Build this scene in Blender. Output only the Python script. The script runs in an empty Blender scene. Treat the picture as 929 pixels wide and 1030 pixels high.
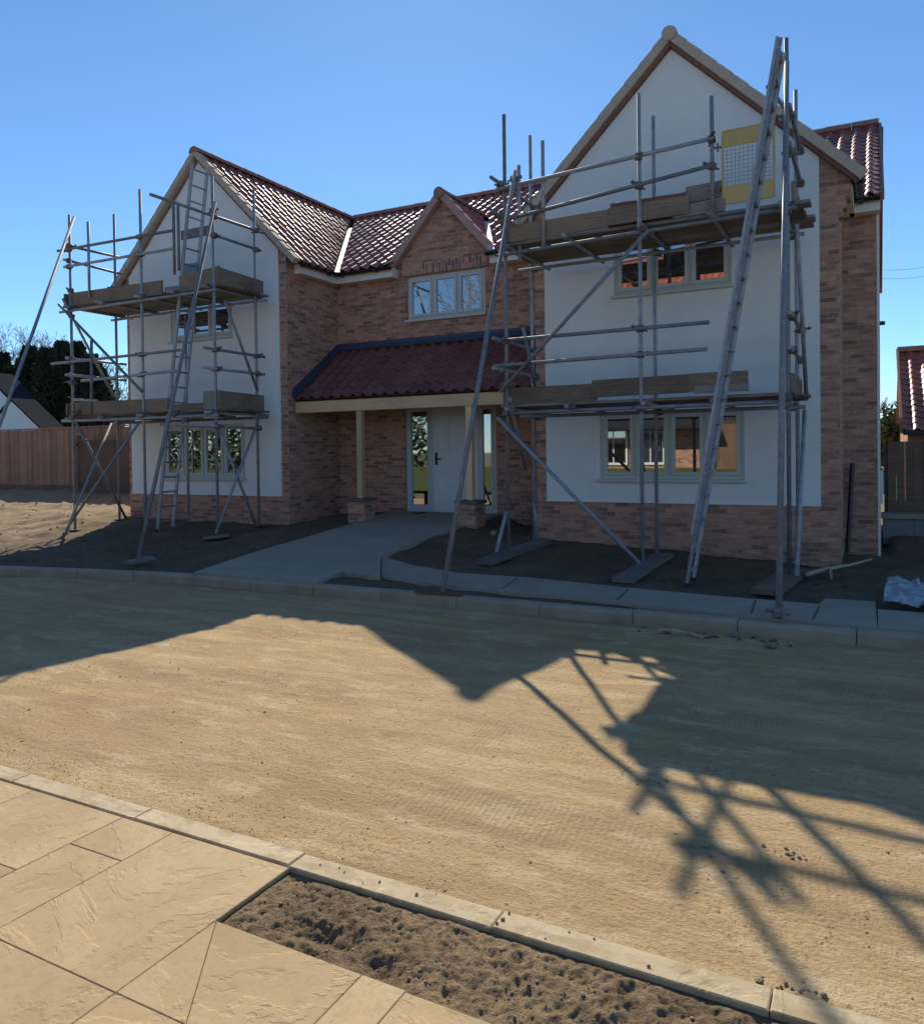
import bpy, bmesh, math, random
from mathutils import Vector, Matrix, noise
random.seed(7)
PI = math.pi
scene = bpy.context.scene
COL = scene.collection

# ------------------------------------------------------------------ camera model (photo 929x1030)
FPX, CX, CY, H = 787.2, 464.5, 465.84, 1.6
PITCH, ROLL, YAW = -0.014178, -0.012362, -0.485631
def cam_axes():
    cy, sy = math.cos(YAW), math.sin(YAW)
    f = Vector((sy*math.cos(PITCH), cy*math.cos(PITCH), math.sin(PITCH)))
    r0 = Vector((cy, -sy, 0)); u0 = r0.cross(f)
    r = r0*math.cos(ROLL) + u0*math.sin(ROLL)
    u = -r0*math.sin(ROLL) + u0*math.cos(ROLL)
    return r, u, f
CR, CU, CF = cam_axes()
def ray(x, y): return CR*((x-CX)/FPX) - CU*((y-CY)/FPX) + CF
def at_y(x, y, Y):
    d = ray(x, y); return d*(Y/d.y) + Vector((0, 0, H))
def at_x(x, y, X):
    d = ray(x, y); return d*(X/d.x) + Vector((0, 0, H))
def at_z(x, y, Z):
    d = ray(x, y); return d*((Z-H)/d.z) + Vector((0, 0, H))
def at_s(x, y, zf):
    z = .1
    for _ in range(25):
        p = at_z(x, y, z); z = .5*z + .5*zf(p.x, p.y)
    return at_z(x, y, z)

cam_d = bpy.data.cameras.new("camera"); cam = bpy.data.objects.new("camera", cam_d); COL.objects.link(cam)
m = Matrix((CR, CU, -CF)).transposed().to_4x4(); m.translation = (0, 0, H)
cam.matrix_world = m
cam_d.sensor_fit = 'HORIZONTAL'; cam_d.sensor_width = 36.0; cam_d.lens = 36.0*FPX/929
cam_d.shift_y = -(515-CY)/929; cam_d.shift_x = 0
cam_d.clip_start = .05; cam_d.clip_end = 3000
scene.camera = cam

# ------------------------------------------------------------------ light
EL, AZ = math.radians(34.4), math.radians(30.3)
sdir = Vector((-math.sin(AZ)*math.cos(EL), math.cos(AZ)*math.cos(EL), math.sin(EL)))
w = bpy.data.worlds.new("World"); scene.world = w; w.use_nodes = True
nt = w.node_tree; bg = nt.nodes["Background"]
sky = nt.nodes.new("ShaderNodeTexSky"); sky.sky_type = 'NISHITA'; sky.sun_disc = False
sky.sun_elevation = EL; sky.sun_rotation = -AZ
sky.air_density = 1.2; sky.dust_density = 0.35; sky.ozone_density = 6.5; sky.altitude = 3000
tint = nt.nodes.new('ShaderNodeMix'); tint.data_type = 'RGBA'; tint.blend_type = 'MULTIPLY'; tint.inputs[0].default_value = 1; tint.inputs[7].default_value = (.94, 1.035, 1.0, 1)
nt.links.new(sky.outputs[0], tint.inputs[6]); nt.links.new(tint.outputs[2], bg.inputs[0]); bg.inputs[1].default_value = 0.073
sl = bpy.data.lights.new("sun", 'SUN'); sl.energy = 2.8; sl.angle = math.radians(.45); sl.color = (1, .91, .75)
so = bpy.data.objects.new("sun", sl); COL.objects.link(so); so.rotation_euler = (-sdir).to_track_quat('-Z', 'Y').to_euler()
so.location = sdir*50
scene.view_settings.view_transform = 'Standard'; scene.view_settings.look = 'None'
scene.view_settings.gamma = 1; scene.view_settings.use_curve_mapping = False
scene.view_settings.exposure = 1.06
scene.render.engine = 'CYCLES'
scene.cycles.max_bounces = 6; scene.cycles.diffuse_bounces = 3; scene.cycles.glossy_bounces = 3
scene.cycles.use_denoising = True

# ------------------------------------------------------------------ materials
class NB:
    def __init__(s, name):
        s.m = bpy.data.materials.new(name); s.m.use_nodes = True
        s.t = s.m.node_tree; s.p = s.t.nodes["Principled BSDF"]
    def n(s, typ, **kw):
        nd = s.t.nodes.new(typ)
        for k, v in kw.items():
            if k in nd.inputs.keys() if isinstance(k, str) else False: nd.inputs[k].default_value = v
            else: setattr(nd, k, v)
        return nd
    def l(s, a, b): s.t.links.new(a, b)
    def coord(s, kind='Object'):
        return s.n("ShaderNodeTexCoord").outputs[kind]
    def mapping(s, vec, scale=(1, 1, 1), loc=(0, 0, 0), rot=(0, 0, 0)):
        mp = s.n("ShaderNodeMapping"); mp.inputs['Scale'].default_value = scale; mp.inputs['Location'].default_value = loc
        mp.inputs['Rotation'].default_value = rot
        s.l(vec, mp.inputs[0]); return mp.outputs[0]
    def noise(s, vec, scale, detail=4, rough=.55, dist=0):
        nd = s.n("ShaderNodeTexNoise"); nd.inputs['Scale'].default_value = scale; nd.inputs['Detail'].default_value = detail
        nd.inputs['Roughness'].default_value = rough; nd.inputs['Distortion'].default_value = dist
        s.l(vec, nd.inputs['Vector']); return nd.outputs['Fac']
    def ramp(s, fac, stops):
        r = s.n("ShaderNodeValToRGB"); e = r.color_ramp.elements
        while len(e) < len(stops): e.new(.5)
        for el, (p, c) in zip(e, stops):
            el.position = p; el.color = (*c, 1) if len(c) == 3 else c
        s.l(fac, r.inputs[0]); return r.outputs[0]
    def mix(s, fac, a, b, mode='MIX'):
        nd = s.n("ShaderNodeMix"); nd.data_type = 'RGBA'; nd.blend_type = mode
        for sock, v in ((nd.inputs[0], fac), (nd.inputs[6], a), (nd.inputs[7], b)):
            if isinstance(v, (int, float)): sock.default_value = v
            elif isinstance(v, tuple): sock.default_value = (*v, 1)
            else: s.l(v, sock)
        return nd.outputs[2]
    def math(s, op, a, b=0.0, c=None):
        nd = s.n("ShaderNodeMath"); nd.operation = op
        for i, v in enumerate((a, b) if c is None else (a, b, c)):
            if isinstance(v, (int, float)): nd.inputs[i].default_value = v
            else: s.l(v, nd.inputs[i])
        return nd.outputs[0]
    def bump(s, h, strength=.3, dist=.01, prev=None):
        b = s.n("ShaderNodeBump"); b.inputs['Strength'].default_value = strength; b.inputs['Distance'].default_value = dist
        s.l(h, b.inputs['Height'])
        if prev is not None: s.l(prev, b.inputs['Normal'])
        return b.outputs[0]
    def out(s, col=None, rough=None, normal=None, metal=None, spec=None):
        for k, v in (('Base Color', col), ('Roughness', rough), ('Normal', normal), ('Metallic', metal), ('Specular IOR Level', spec)):
            if v is None: continue
            if isinstance(v, tuple): s.p.inputs[k].default_value = (*v, 1)
            elif isinstance(v, (int, float)): s.p.inputs[k].default_value = v
            else: s.l(v, s.p.inputs[k])
        return s.m
def g3(v): return (v, v, v)

def brick_mat(name, c1, c2, c3, mortar, bw=.225, rh=.075):
    b = NB(name); uv = b.coord('UV')
    wob = b.noise(uv, 3.0, 2)
    wn_ = b.n('ShaderNodeTexNoise'); wn_.inputs['Scale'].default_value = 7; wn_.inputs['Detail'].default_value = 3; b.l(uv, wn_.inputs['Vector'])
    vm = b.n('ShaderNodeVectorMath'); vm.operation = 'MULTIPLY_ADD'; b.l(wn_.outputs['Color'], vm.inputs[0]); vm.inputs[1].default_value = (.016, .012, 0); b.l(uv, vm.inputs[2])
    mp = vm.outputs[0]
    bt = b.n("ShaderNodeTexBrick"); b.l(mp, bt.inputs['Vector'])
    bt.inputs['Scale'].default_value = 1; bt.inputs['Brick Width'].default_value = bw; bt.inputs['Row Height'].default_value = rh
    bt.inputs['Mortar Size'].default_value = .0075; bt.inputs['Mortar Smooth'].default_value = .5; bt.inputs['Bias'].default_value = -.1
    bt.inputs['Color1'].default_value = (0, 0, 0, 1); bt.inputs['Color2'].default_value = (1, 1, 1, 1); bt.inputs['Mortar'].default_value = (.5, .5, .5, 1)
    # three brick colours picked per brick
    pick = b.ramp(bt.outputs['Color'], [(0, tuple(x*.62 for x in c2)), (.1, c2), (.3, c2), (.5, c1), (.78, c1), (1, c3)])
    fine = b.noise(uv, 60, 4, .65)
    pick = b.mix(.55, pick, b.ramp(fine, [(.25, g3(.35)), (.75, g3(.75))]), 'OVERLAY')
    mot = b.noise(b.mapping(uv, (7, 22, 1)), 1.0, 4, .7)
    pick = b.mix(.8, pick, b.ramp(mot, [(.28, g3(.22)), (.72, g3(.78))]), 'OVERLAY')
    big = b.noise(uv, .9, 4, .6)
    pick = b.mix(b.math('MULTIPLY', big, .55), pick, b.mix(.5, pick, mortar), 'MIX')
    eff = b.ramp(b.noise(b.mapping(uv, (1, 2.6, 1)), 2.3, 5, .7), [(.56, g3(0)), (.74, g3(.38))])
    col = b.mix(bt.outputs['Fac'], pick, b.mix(fine, mortar, tuple(x*.75 for x in mortar)))
    col = b.mix(eff, col, (.52, .46, .38))
    snot = b.noise(b.mapping(uv, (1, 1.7, 1)), 8.5, 2)
    col = b.mix(b.ramp(snot, [(.72, g3(0)), (.77, g3(.75))]), col, (.74, .68, .6))
    hgt = b.math('ADD', b.math('MULTIPLY', bt.outputs['Fac'], -1.0), b.math('MULTIPLY', fine, .45))
    return b.out(col, .88, b.bump(hgt, .7, .008), spec=.25)

M = {}
M['brick'] = brick_mat("brick", (.55, .25, .16), (.375, .165, .115), (.62, .335, .23), (.53, .40, .315), .215, .069)
M['soldier'] = brick_mat("soldier_brick", (.52, .22, .15), (.30, .12, .09), (.6, .30, .2), (.68, .58, .47), .22, .0705)
M['far_brick'] = brick_mat("opposite_brick", (.48, .22, .12), (.34, .15, .09), (.55, .29, .17), (.45, .38, .3))

def render_mat():
    b = NB("white_render"); o = b.coord()
    n1 = b.noise(o, 1.1, 5, .6); n2 = b.noise(o, 160, 3)
    n3 = b.noise(b.mapping(o, (2.5, 2.5, .35)), 2.2, 4, .65)
    col = b.ramp(n1, [(.3, (.80, .795, .775)), (.7, (.87, .865, .845))])
    col = b.mix(b.math('MULTIPLY', n3, .26), col, (.62, .60, .55))
    return b.out(col, .9, b.bump(n2, .18, .003), spec=.2)
M['render'] = render_mat()

def wood_mat(name, c1, c2, rough=.85, stain=.5, scale=1.0):
    b = NB(name); o = b.coord('UV')
    g = b.noise(b.mapping(o, (1.4*scale, 26*scale, 1)), 2.2, 6, .65, .6)
    n = b.noise(o, 1.7, 4, .6)
    info = b.n("ShaderNodeObjectInfo").outputs['Random']
    col = b.ramp(g, [(.3, c2), (.68, c1)])
    col = b.mix(b.math('MULTIPLY', b.ramp(n, [(.4, g3(0)), (.75, g3(1))]), stain), col, tuple(x*.42 for x in c2))
    at = b.n("ShaderNodeAttribute"); at.attribute_name = 'slab'
    sep = b.n("ShaderNodeSeparateColor"); b.l(at.outputs['Color'], sep.inputs[0])
    hsv = b.n("ShaderNodeHueSaturation"); b.l(col, hsv.inputs['Color'])
    b.l(b.math('SUBTRACT', b.math('ADD', b.math('MULTIPLY', info, .55), .72), b.math('MULTIPLY', sep.outputs[0], .42)), hsv.inputs['Value'])
    sp = b.noise(o, 38, 2)
    col = b.mix(b.ramp(sp, [(.66, g3(0)), (.72, g3(.35))]), hsv.outputs[0], (.55, .52, .47))
    return b.out(col, rough, b.bump(g, .35, .004), spec=.25)
M['board'] = wood_mat("scaffold_board", (.32, .24, .17), (.18, .13, .092))
M['board_grey'] = wood_mat("weathered_board", (.30, .275, .25), (.18, .165, .15))
M['oak'] = wood_mat("green_oak", (.82, .58, .33), (.66, .45, .24), .75, .25)
M['fence'] = wood_mat("fence_board", (.52, .295, .185), (.36, .195, .12), .85, .35)
M['fence_dark'] = wood_mat("dark_fence_board", (.24, .15, .1), (.14, .085, .06), .85, .4)
M['bark'] = wood_mat("bark", (.16, .125, .095), (.085, .065, .05), .95, .3)

def steel_mat(name, c1, c2, metal, r0):
    b = NB(name); o = b.coord('Generated'); ob = b.coord()
    n = b.noise(ob, 9, 5, .65); n2 = b.noise(ob, 45, 3, .7)
    info = b.n("ShaderNodeObjectInfo").outputs['Random']
    col = b.ramp(n, [(.35, c2), (.65, c1)])
    hsv = b.n("ShaderNodeHueSaturation"); b.l(col, hsv.inputs['Color'])
    b.l(b.math('ADD', b.math('MULTIPLY', info, .7), .62), hsv.inputs['Value'])
    col = b.mix(b.ramp(n2, [(.62, g3(0)), (.72, g3(.5))]), hsv.outputs[0], (.62, .6, .57))
    col = b.mix(b.ramp(b.noise(ob, 5, 5, .7), [(.62, g3(0)), (.74, g3(.5))]), col, (.22, .12, .07))
    return b.out(col, b.math('ADD', b.math('MULTIPLY', n, .3), r0), b.bump(n2, .12, .002), metal)
M['steel'] = steel_mat("galvanised_tube", (.36, .37, .39), (.23, .24, .26), .25, .48)
M['alu'] = steel_mat("ladder_metal", (.36, .375, .4), (.25, .26, .28), .3, .45)
M['coupler'] = steel_mat("coupler_steel", (.24, .21, .19), (.14, .12, .11), .4, .5)

def tile_mat(name, c1, c2, c3):
    b = NB(name); uv = b.coord('UV')
    fl = b.n("ShaderNodeVectorMath"); fl.operation = 'FLOOR'; b.l(uv, fl.inputs[0])
    wn = b.n("ShaderNodeTexWhiteNoise"); b.l(fl.outputs[0], wn.inputs['Vector'])
    col = b.ramp(wn.outputs['Value'], [(0, c2), (.45, c1), (.8, c1), (1, c3)])
    o = b.coord(); n = b.noise(o, 26, 5, .7); n2 = b.noise(o, 1.2, 4)
    col = b.mix(.5, col, b.ramp(n, [(.25, g3(.3)), (.75, g3(.72))]), 'OVERLAY')
    col = b.mix(b.math('MULTIPLY', n2, .3), col, tuple(x*.6 for x in c1))
    return b.out(col, b.math('ADD', b.math('MULTIPLY', n, .2), .34), b.bump(n, .15, .003), spec=.3)
M['tile'] = tile_mat("clay_pantile", (.36, .125, .10), (.25, .085, .074), (.45, .18, .135))
M['tile_shaded'] = tile_mat("shaded_pantile", (.235, .085, .075), (.17, .06, .056), (.29, .11, .09))  # darker copy of the roof tile, with the porch's shade put into its colour
M['tile2'] = tile_mat("bright_pantile", (.38, .12, .075), (.28, .08, .055), (.48, .18, .11))

def simple(name, col, rough=.6, nscale=8, var=.25, bump=.15, metal=0, spec=.4, bd=.004):
    b = NB(name); o = b.coord(); n = b.noise(o, nscale, 5, .65); n2 = b.noise(o, nscale*7, 3)
    c = b.mix(n, tuple(x*(1-var) for x in col), tuple(min(1, x*(1+var)) for x in col))
    return b.out(c, b.math('ADD', b.math('MULTIPLY', n2, .15), max(rough-.08, .02)), b.bump(n2, bump, bd), metal, spec)
M['ridge'] = simple("ridge_tile_clay", (.33, .2, .16), .85, 5, .35, .2, 0, .12)
M['verge_pink'] = simple("pink_brown_verge", (.46, .31, .26), .85, 6, .2, .25, 0, .15)
M['verge'] = simple("verge_mortar", (.52, .42, .33), .85, 6, .2, .3)
M['undercloak'] = simple("rust_brick_undercloak", (.27, .135, .1), .9, 14, .4, .4)
M['fascia'] = simple("cream_fascia", (.80, .76, .69), .5, 4, .08, .05)
M['black'] = simple("black_plastic", (.016, .016, .018), .38, 5, .3, .05)
M['piercap'] = simple("pier_cap_stone", (.13, .12, .115), .85, 6, .25, .3)
M['lead'] = simple("lead_sheet", (.055, .075, .12), .5, 5, .3, .15)
M['valley'] = simple("bright_valley_liner", (.58, .55, .49), .6, 7, .12, .15)
M['frame'] = simple("sage_frame", (.55, .575, .54), .42, 5, .05, .03)
M['frame_door'] = simple("door_frame", (.53, .56, .55), .45, 5, .06, .03)
M['white'] = simple("white_paint", (.78, .78, .76), .5, 5, .06, .03)
M['whitewall'] = simple("white_far_wall", (.78, .78, .77), .9, 2, .05, .05)
M['slate'] = simple("dark_slate", (.03, .032, .038), .95, 4, .3, .2, 0, .02)
M['concrete'] = simple("path_concrete", (.35, .305, .235), .9, 2.2, .32, .45)
M['kerbstone'] = simple("kerb_concrete", (.34, .295, .215), .9, 3.5, .45, .5)
M['yellow'] = simple("yellow_paint", (.62, .46, .18), .5, 6, .15, .05)
M['redbrick_loose'] = simple("loose_brick", (.30, .115, .075), .9, 30, .4, .5)
M['polythene'] = simple("polythene", (.76, .8, .88), .28, 6, .2, .2)
M['bluegrey'] = simple("blue_grey_board", (.24, .28, .34), .6, 6, .15, .1)
M['stick'] = simple("pale_timber", (.42, .35, .25), .85, 9, .3, .3)
M['block'] = simple("concrete_block", (.22, .215, .205), .92, 9, .25, .5)
M['stone'] = simple("pebble_stone", (.3, .225, .145), .9, 3, .5, .4)
M['needles'] = simple("conifer_needles", (.03, .047, .024), .9, 1.5, .45, 0)
M['ivy'] = simple("ivy_leaf", (.07, .1, .04), .8, 2, .4, 0)
M['twig'] = simple("bare_twig", (.27, .23, .19), .9, 3, .25, 0)

def glass_mat(name, base=(.012, .014, .016)):
    b = NB(name); o = b.coord()
    n = b.noise(o, .9, 2)
    return b.out(base, .015, b.bump(n, .02, .01), 0, .5)
M['glass'] = glass_mat("window_glass"); M['glass'].node_tree.nodes["Principled BSDF"].inputs['IOR'].default_value = 5.2

def film_mat():
    b = NB("film_covered_door"); o = b.coord()
    rd = b.n("ShaderNodeTexNoise"); rd.noise_type = 'RIDGED_MULTIFRACTAL'; rd.inputs['Scale'].default_value = 1.6; rd.inputs['Detail'].default_value = 3; rd.inputs['Distortion'].default_value = .5
    b.l(b.mapping(o, (2.6, 1, .8), rot=(0, .75, 0)), rd.inputs['Vector'])
    r = b.ramp(rd.outputs['Fac'], [(.62, g3(0)), (.95, g3(1))])
    n = b.noise(o, 2.5, 4)
    col = b.mix(b.math('MULTIPLY', r, .6), b.mix(n, (.58, .63, .64), (.72, .75, .75)), (.9, .92, .92))
    return b.out(col, .32, b.bump(b.math('ADD', rd.outputs['Fac'], n), .8, .03), 0, .55)
M['film'] = film_mat()

def road_mat():
    b = NB("compacted_hoggin"); o = b.coord()
    streak = b.noise(b.mapping(o, (.35, 3.2, 1), rot=(0, 0, .05)), 1.3, 6, .68, .4)
    patch = b.noise(o, .75, 5, .6)
    fine = b.noise(o, 34, 6, .75)
    grit = b.noise(o, 120, 3, .7)
    col = b.ramp(patch, [(.3, (.47, .315, .155)), (.5, (.58, .41, .215)), (.72, (.66, .49, .275))])
    col = b.mix(b.ramp(streak, [(.4, g3(0)), (.7, g3(.8))]), col, (.37, .25, .13))
    thin = b.noise(b.mapping(o, (1.2, 16, 1), rot=(0, 0, .07)), 2.2, 5, .7)
    col = b.mix(b.ramp(thin, [(.55, g3(0)), (.7, g3(.3))]), col, (.33, .22, .115))
    pale = b.noise(b.mapping(o, (.8, 2, 1)), 3.1, 5, .7)
    col = b.mix(b.ramp(pale, [(.52, g3(0)), (.64, g3(.6))]), col, (.72, .555, .34))
    col = b.mix(b.ramp(fine, [(.3, g3(.75)), (.47, g3(0))]), col, (.25, .165, .09))
    clod = b.noise(b.mapping(o, (1, 1.7, 1)), 13, 4, .8)
    col = b.mix(b.ramp(clod, [(.63, g3(0)), (.72, g3(.6))]), col, (.27, .18, .1))
    col = b.mix(b.ramp(grit, [(.60, g3(0)), (.7, g3(.5))]), col, (.6, .49, .33))
    # tyre imprint: fine ribs running along the lane, broken into patches
    wv = b.n("ShaderNodeTexWave"); wv.bands_direction = 'Y'; wv.inputs['Scale'].default_value = 11; wv.inputs['Distortion'].default_value = 3.5
    wv.inputs['Detail'].default_value = 2; wv.inputs['Detail Scale'].default_value = 1.2
    b.l(b.mapping(o, (1, 1, 1), rot=(0, 0, .06)), wv.inputs['Vector'])
    wv2 = b.n("ShaderNodeTexWave"); wv2.bands_direction = 'X'; wv2.inputs['Scale'].default_value = 7; wv2.inputs['Distortion'].default_value = 1.2
    b.l(b.mapping(o, (1, 1, 1), rot=(0, 0, .2)), wv2.inputs['Vector'])
    msk = b.ramp(b.noise(b.mapping(o, (.3, 1.1, 1)), 1.6, 3), [(.4, g3(0)), (.6, g3(1))])
    rib = b.math('MULTIPLY', b.math('MULTIPLY', wv.outputs['Fac'], b.math('ADD', b.math('MULTIPLY', wv2.outputs['Fac'], .4), .6)), msk)
    sp = b.noise(b.mapping(o, (1, 1.6, 1)), 62, 3, .8)
    col = b.mix(b.ramp(sp, [(.57, g3(0)), (.66, g3(.7))]), col, (.23, .15, .08))
    col = b.mix(b.ramp(sp, [(.30, g3(.55)), (.40, g3(0))]), col, (.70, .56, .37))
    tw = b.n("ShaderNodeTexWave"); tw.bands_direction = 'X'; tw.inputs['Scale'].default_value = 11; tw.inputs['Distortion'].default_value = .8; tw.inputs['Detail'].default_value = 1
    b.l(b.mapping(o, (1, 1, 1), rot=(0, 0, -.12)), tw.inputs['Vector'])
    sx = b.n("ShaderNodeSeparateXYZ"); b.l(o, sx.inputs[0])
    band = b.n("ShaderNodeTexWave"); band.bands_direction = 'Y'; band.inputs['Scale'].default_value = .36; band.inputs['Distortion'].default_value = .6; b.l(b.mapping(o, rot=(0, 0, .04)), band.inputs['Vector'])
    tread = b.math('MULTIPLY', b.math('MULTIPLY', b.ramp(tw.outputs['Fac'], [(.55, g3(0)), (.8, g3(1))]), b.ramp(band.outputs['Fac'], [(.55, g3(0)), (.7, g3(1))])), b.ramp(b.noise(o, 1.1, 3), [(.42, g3(0)), (.6, g3(1))]))
    rib = b.math('SUBTRACT', rib, b.math('MULTIPLY', tread, 1.6))
    col = b.mix(b.math('MULTIPLY', tread, .28), col, (.27, .18, .1))
    red = b.noise(o, .55, 4, .6)
    col = b.mix(b.ramp(red, [(.52, g3(0)), (.66, g3(.45))]), col, (.42, .27, .15))
    h = b.math('ADD', b.math('ADD', b.math('MULTIPLY', fine, .8), b.math('MULTIPLY', grit, .35)), b.math('MULTIPLY', rib, .06))
    nrm = b.bump(h, 1.0, .018)
    lump = b.noise(o, 5.5, 6, .75)
    nrm = b.bump(lump, .5, .03, nrm)
    return b.out(col, .95, nrm, spec=.15)
M['road'] = road_mat()

def soil_mat(name, c1, c2, c3, bs=.8, sandy=False):
    b = NB(name); o = b.coord()
    p = b.noise(o, 1.4, 6, .65); f = b.noise(o, 22, 7, .75); g = b.noise(o, 90, 4, .7)
    col = b.ramp(p, [(.35, c2), (.65, c1)])
    col = b.mix(b.ramp(f, [(.35, g3(.7)), (.6, g3(0))]), col, tuple(x*.5 for x in c2))
    col = b.mix(b.ramp(g, [(.62, g3(0)), (.7, g3(.7))]), col, c3)
    if sandy:
        sx = b.n("ShaderNodeSeparateXYZ"); b.l(o, sx.inputs[0])
        k = b.math('ADD', sx.outputs[0], b.math('MULTIPLY', p, 3.0))
        sand = b.mix(f, (.27, .195, .12), (.5, .375, .24))
        col = b.mix(b.ramp(b.math('MULTIPLY', b.math('ADD', k, 13.4), .35), [(0, g3(1)), (.8, g3(0))]), col, sand)
    h = b.math('ADD', f, b.math('MULTIPLY', g, .5))
    return b.out(col, .97, b.bump(h, bs, .03), spec=.1)
M['soil'] = soil_mat("garden_soil", (.235, .18, .12), (.15, .115, .08), (.46, .4, .31), sandy=True)
M['bedsoil'] = soil_mat("bed_soil", (.50, .36, .21), (.24, .17, .105), (.45, .35, .22), 1.0)
M['field'] = soil_mat("far_ground", (.33, .27, .17), (.22, .19, .1), (.4, .33, .22))
M['grass'] = soil_mat("lawn_grass", (.12, .15, .05), (.08, .11, .035), (.2, .2, .08))
M['jointsand'] = soil_mat("joint_sand", (.36, .27, .165), (.27, .2, .12), (.4, .31, .2))
M['tar'] = soil_mat("dark_subbase", (.16, .13, .095), (.11, .09, .065), (.24, .2, .15))

def paving_mat(name, c1, c2, c3, dirt=0.0):
    b = NB(name); o = b.coord()
    info = b.n("ShaderNodeObjectInfo").outputs['Random']
    at = b.n("ShaderNodeAttribute"); at.attribute_name = 'slab'
    off = b.n("ShaderNodeVectorMath"); off.operation = 'MULTIPLY_ADD'
    b.l(at.outputs['Color'], off.inputs[0]); off.inputs[1].default_value = (7, 7, 7); b.l(o, off.inputs[2])
    v = off.outputs[0]
    p = b.noise(v, 1.5, 6, .62, .8); f = b.noise(v, 30, 5, .7); g = b.noise(v, 130, 3, .7)
    rd = b.n("ShaderNodeTexNoise"); rd.noise_type = 'RIDGED_MULTIFRACTAL'
    rd.inputs['Scale'].default_value = 1.1; rd.inputs['Detail'].default_value = 4; rd.inputs['Distortion'].default_value = 1.4
    b.l(b.mapping(v, (1, 1.8, 1), rot=(0, 0, .35)), rd.inputs['Vector'])
    crease = b.ramp(rd.outputs['Fac'], [(.62, g3(0)), (.9, g3(1))])
    col = b.ramp(p, [(.3, c2), (.55, c1), (.75, c3)])
    col = b.mix(b.math('MULTIPLY', crease, .38), col, tuple(x*.62 for x in c2))
    col = b.mix(b.ramp(f, [(.3, g3(.4)), (.5, g3(0))]), col, tuple(x*.7 for x in c2))
    col = b.mix(b.ramp(b.noise(v, 4.5, 5, .7), [(.66, g3(0)), (.78, g3(.45))]), col, (.3, .225, .14))
    if dirt:
        dn = b.noise(b.mapping(o, (1.6, 3, 1)), 3.2, 6, .72)
        col = b.mix(b.ramp(dn, [(.5, g3(0)), (.6, g3(dirt))]), col, (.36, .25, .14))
    sepc = b.n("ShaderNodeSeparateColor"); b.l(at.outputs['Color'], sepc.inputs[0])
    col = b.mix(b.math('MULTIPLY', sepc.outputs[1], .22), col, tuple(x*.72 for x in c2))
    layer = b.ramp(p, [(.40, g3(0)), (.43, g3(.35)), (.52, g3(.4)), (.54, g3(.75)), (.63, g3(.8)), (.65, g3(1))])
    h = b.math('ADD', b.math('MULTIPLY', layer, .9), b.math('ADD', b.math('MULTIPLY', f, .25), b.math('MULTIPLY', g, .12)))
    h = b.math('SUBTRACT', h, b.math('MULTIPLY', crease, .35))
    return b.out(col, .8, b.bump(h, .55, .011), spec=.25)
M['paving'] = paving_mat("riven_paving", (.49, .35, .19), (.39, .268, .138), (.575, .425, .25))
M['edging'] = paving_mat("edging_stone", (.56, .455, .285), (.46, .36, .21), (.62, .52, .35), dirt=.75)

# ------------------------------------------------------------------ mesh helpers
def box_uv(bm, swap=False):
    uvl = bm.loops.layers.uv.verify()
    for f in bm.faces:
        n = f.normal
        a = (abs(n.x), abs(n.y), abs(n.z))
        for lp in f.loops:
            c = lp.vert.co
            if a[2] >= a[0] and a[2] >= a[1]: uv = (c.x, c.y)
            elif a[1] >= a[0]: uv = (c.x, c.z)
            else: uv = (c.y, c.z)
            lp[uvl].uv = (uv[1], uv[0]) if swap else uv
def wloc(o):
    v = Vector((0, 0, 0))
    while o is not None: v += o.location; o = o.parent
    return v
def obj(name, bm, mat, parent=None, smooth=False, uv=True, swap=False, recalc=True):
    if recalc: bmesh.ops.recalc_face_normals(bm, faces=bm.faces)
    bm.normal_update()
    if uv: box_uv(bm, swap)
    me = bpy.data.meshes.new(name)
    if parent is not None: bmesh.ops.translate(bm, verts=bm.verts, vec=-wloc(parent))
    bm.to_mesh(me); bm.free()
    me.materials.append(mat)
    if smooth:
        for p in me.polygons: p.use_smooth = True
    o = bpy.data.objects.new(name, me); COL.objects.link(o)
    if parent is not None: o.parent = parent
    return o
def thing(name, label, cat, loc=(0, 0, 0), group=None):
    o = bpy.data.objects.new(name, None); COL.objects.link(o); o.location = loc; o.empty_display_size = .2
    o['label'] = label; o['category'] = cat
    if group: o['group'] = group
    return o
def tag(o, label, cat, group=None):
    o['label'] = label; o['category'] = cat
    if group: o['group'] = group
    return o
def struct(name, bm, mat, kind='structure', **kw):
    o = obj(name, bm, mat, None, **kw); o['kind'] = kind; return o
def rebase(o, base):
    base = Vector(base); o.data.transform(Matrix.Translation(-base)); o.location = base; return o
def box(bm, a, b, bev=0):
    a = Vector(a); b = Vector(b)
    r = bmesh.ops.create_cube(bm, size=1)
    vs = r['verts']
    for v in vs:
        v.co = Vector((a.x+(b.x-a.x)*(v.co.x+.5), a.y+(b.y-a.y)*(v.co.y+.5), a.z+(b.z-a.z)*(v.co.z+.5)))
    if bev:
        es = list({e for v in vs for e in v.link_edges})
        bmesh.ops.bevel(bm, geom=es, offset=bev, segments=1, affect='EDGES', profile=.7)
    return vs
def bx(a, b, bev=0):
    bm = bmesh.new(); box(bm, a, b, bev); return bm
def frame_of(d):
    d = d.normalized(); up = Vector((0, 0, 1)) if abs(d.z) < .95 else Vector((0, 1, 0))
    s = d.cross(up).normalized(); t = s.cross(d).normalized(); return s, t
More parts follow.
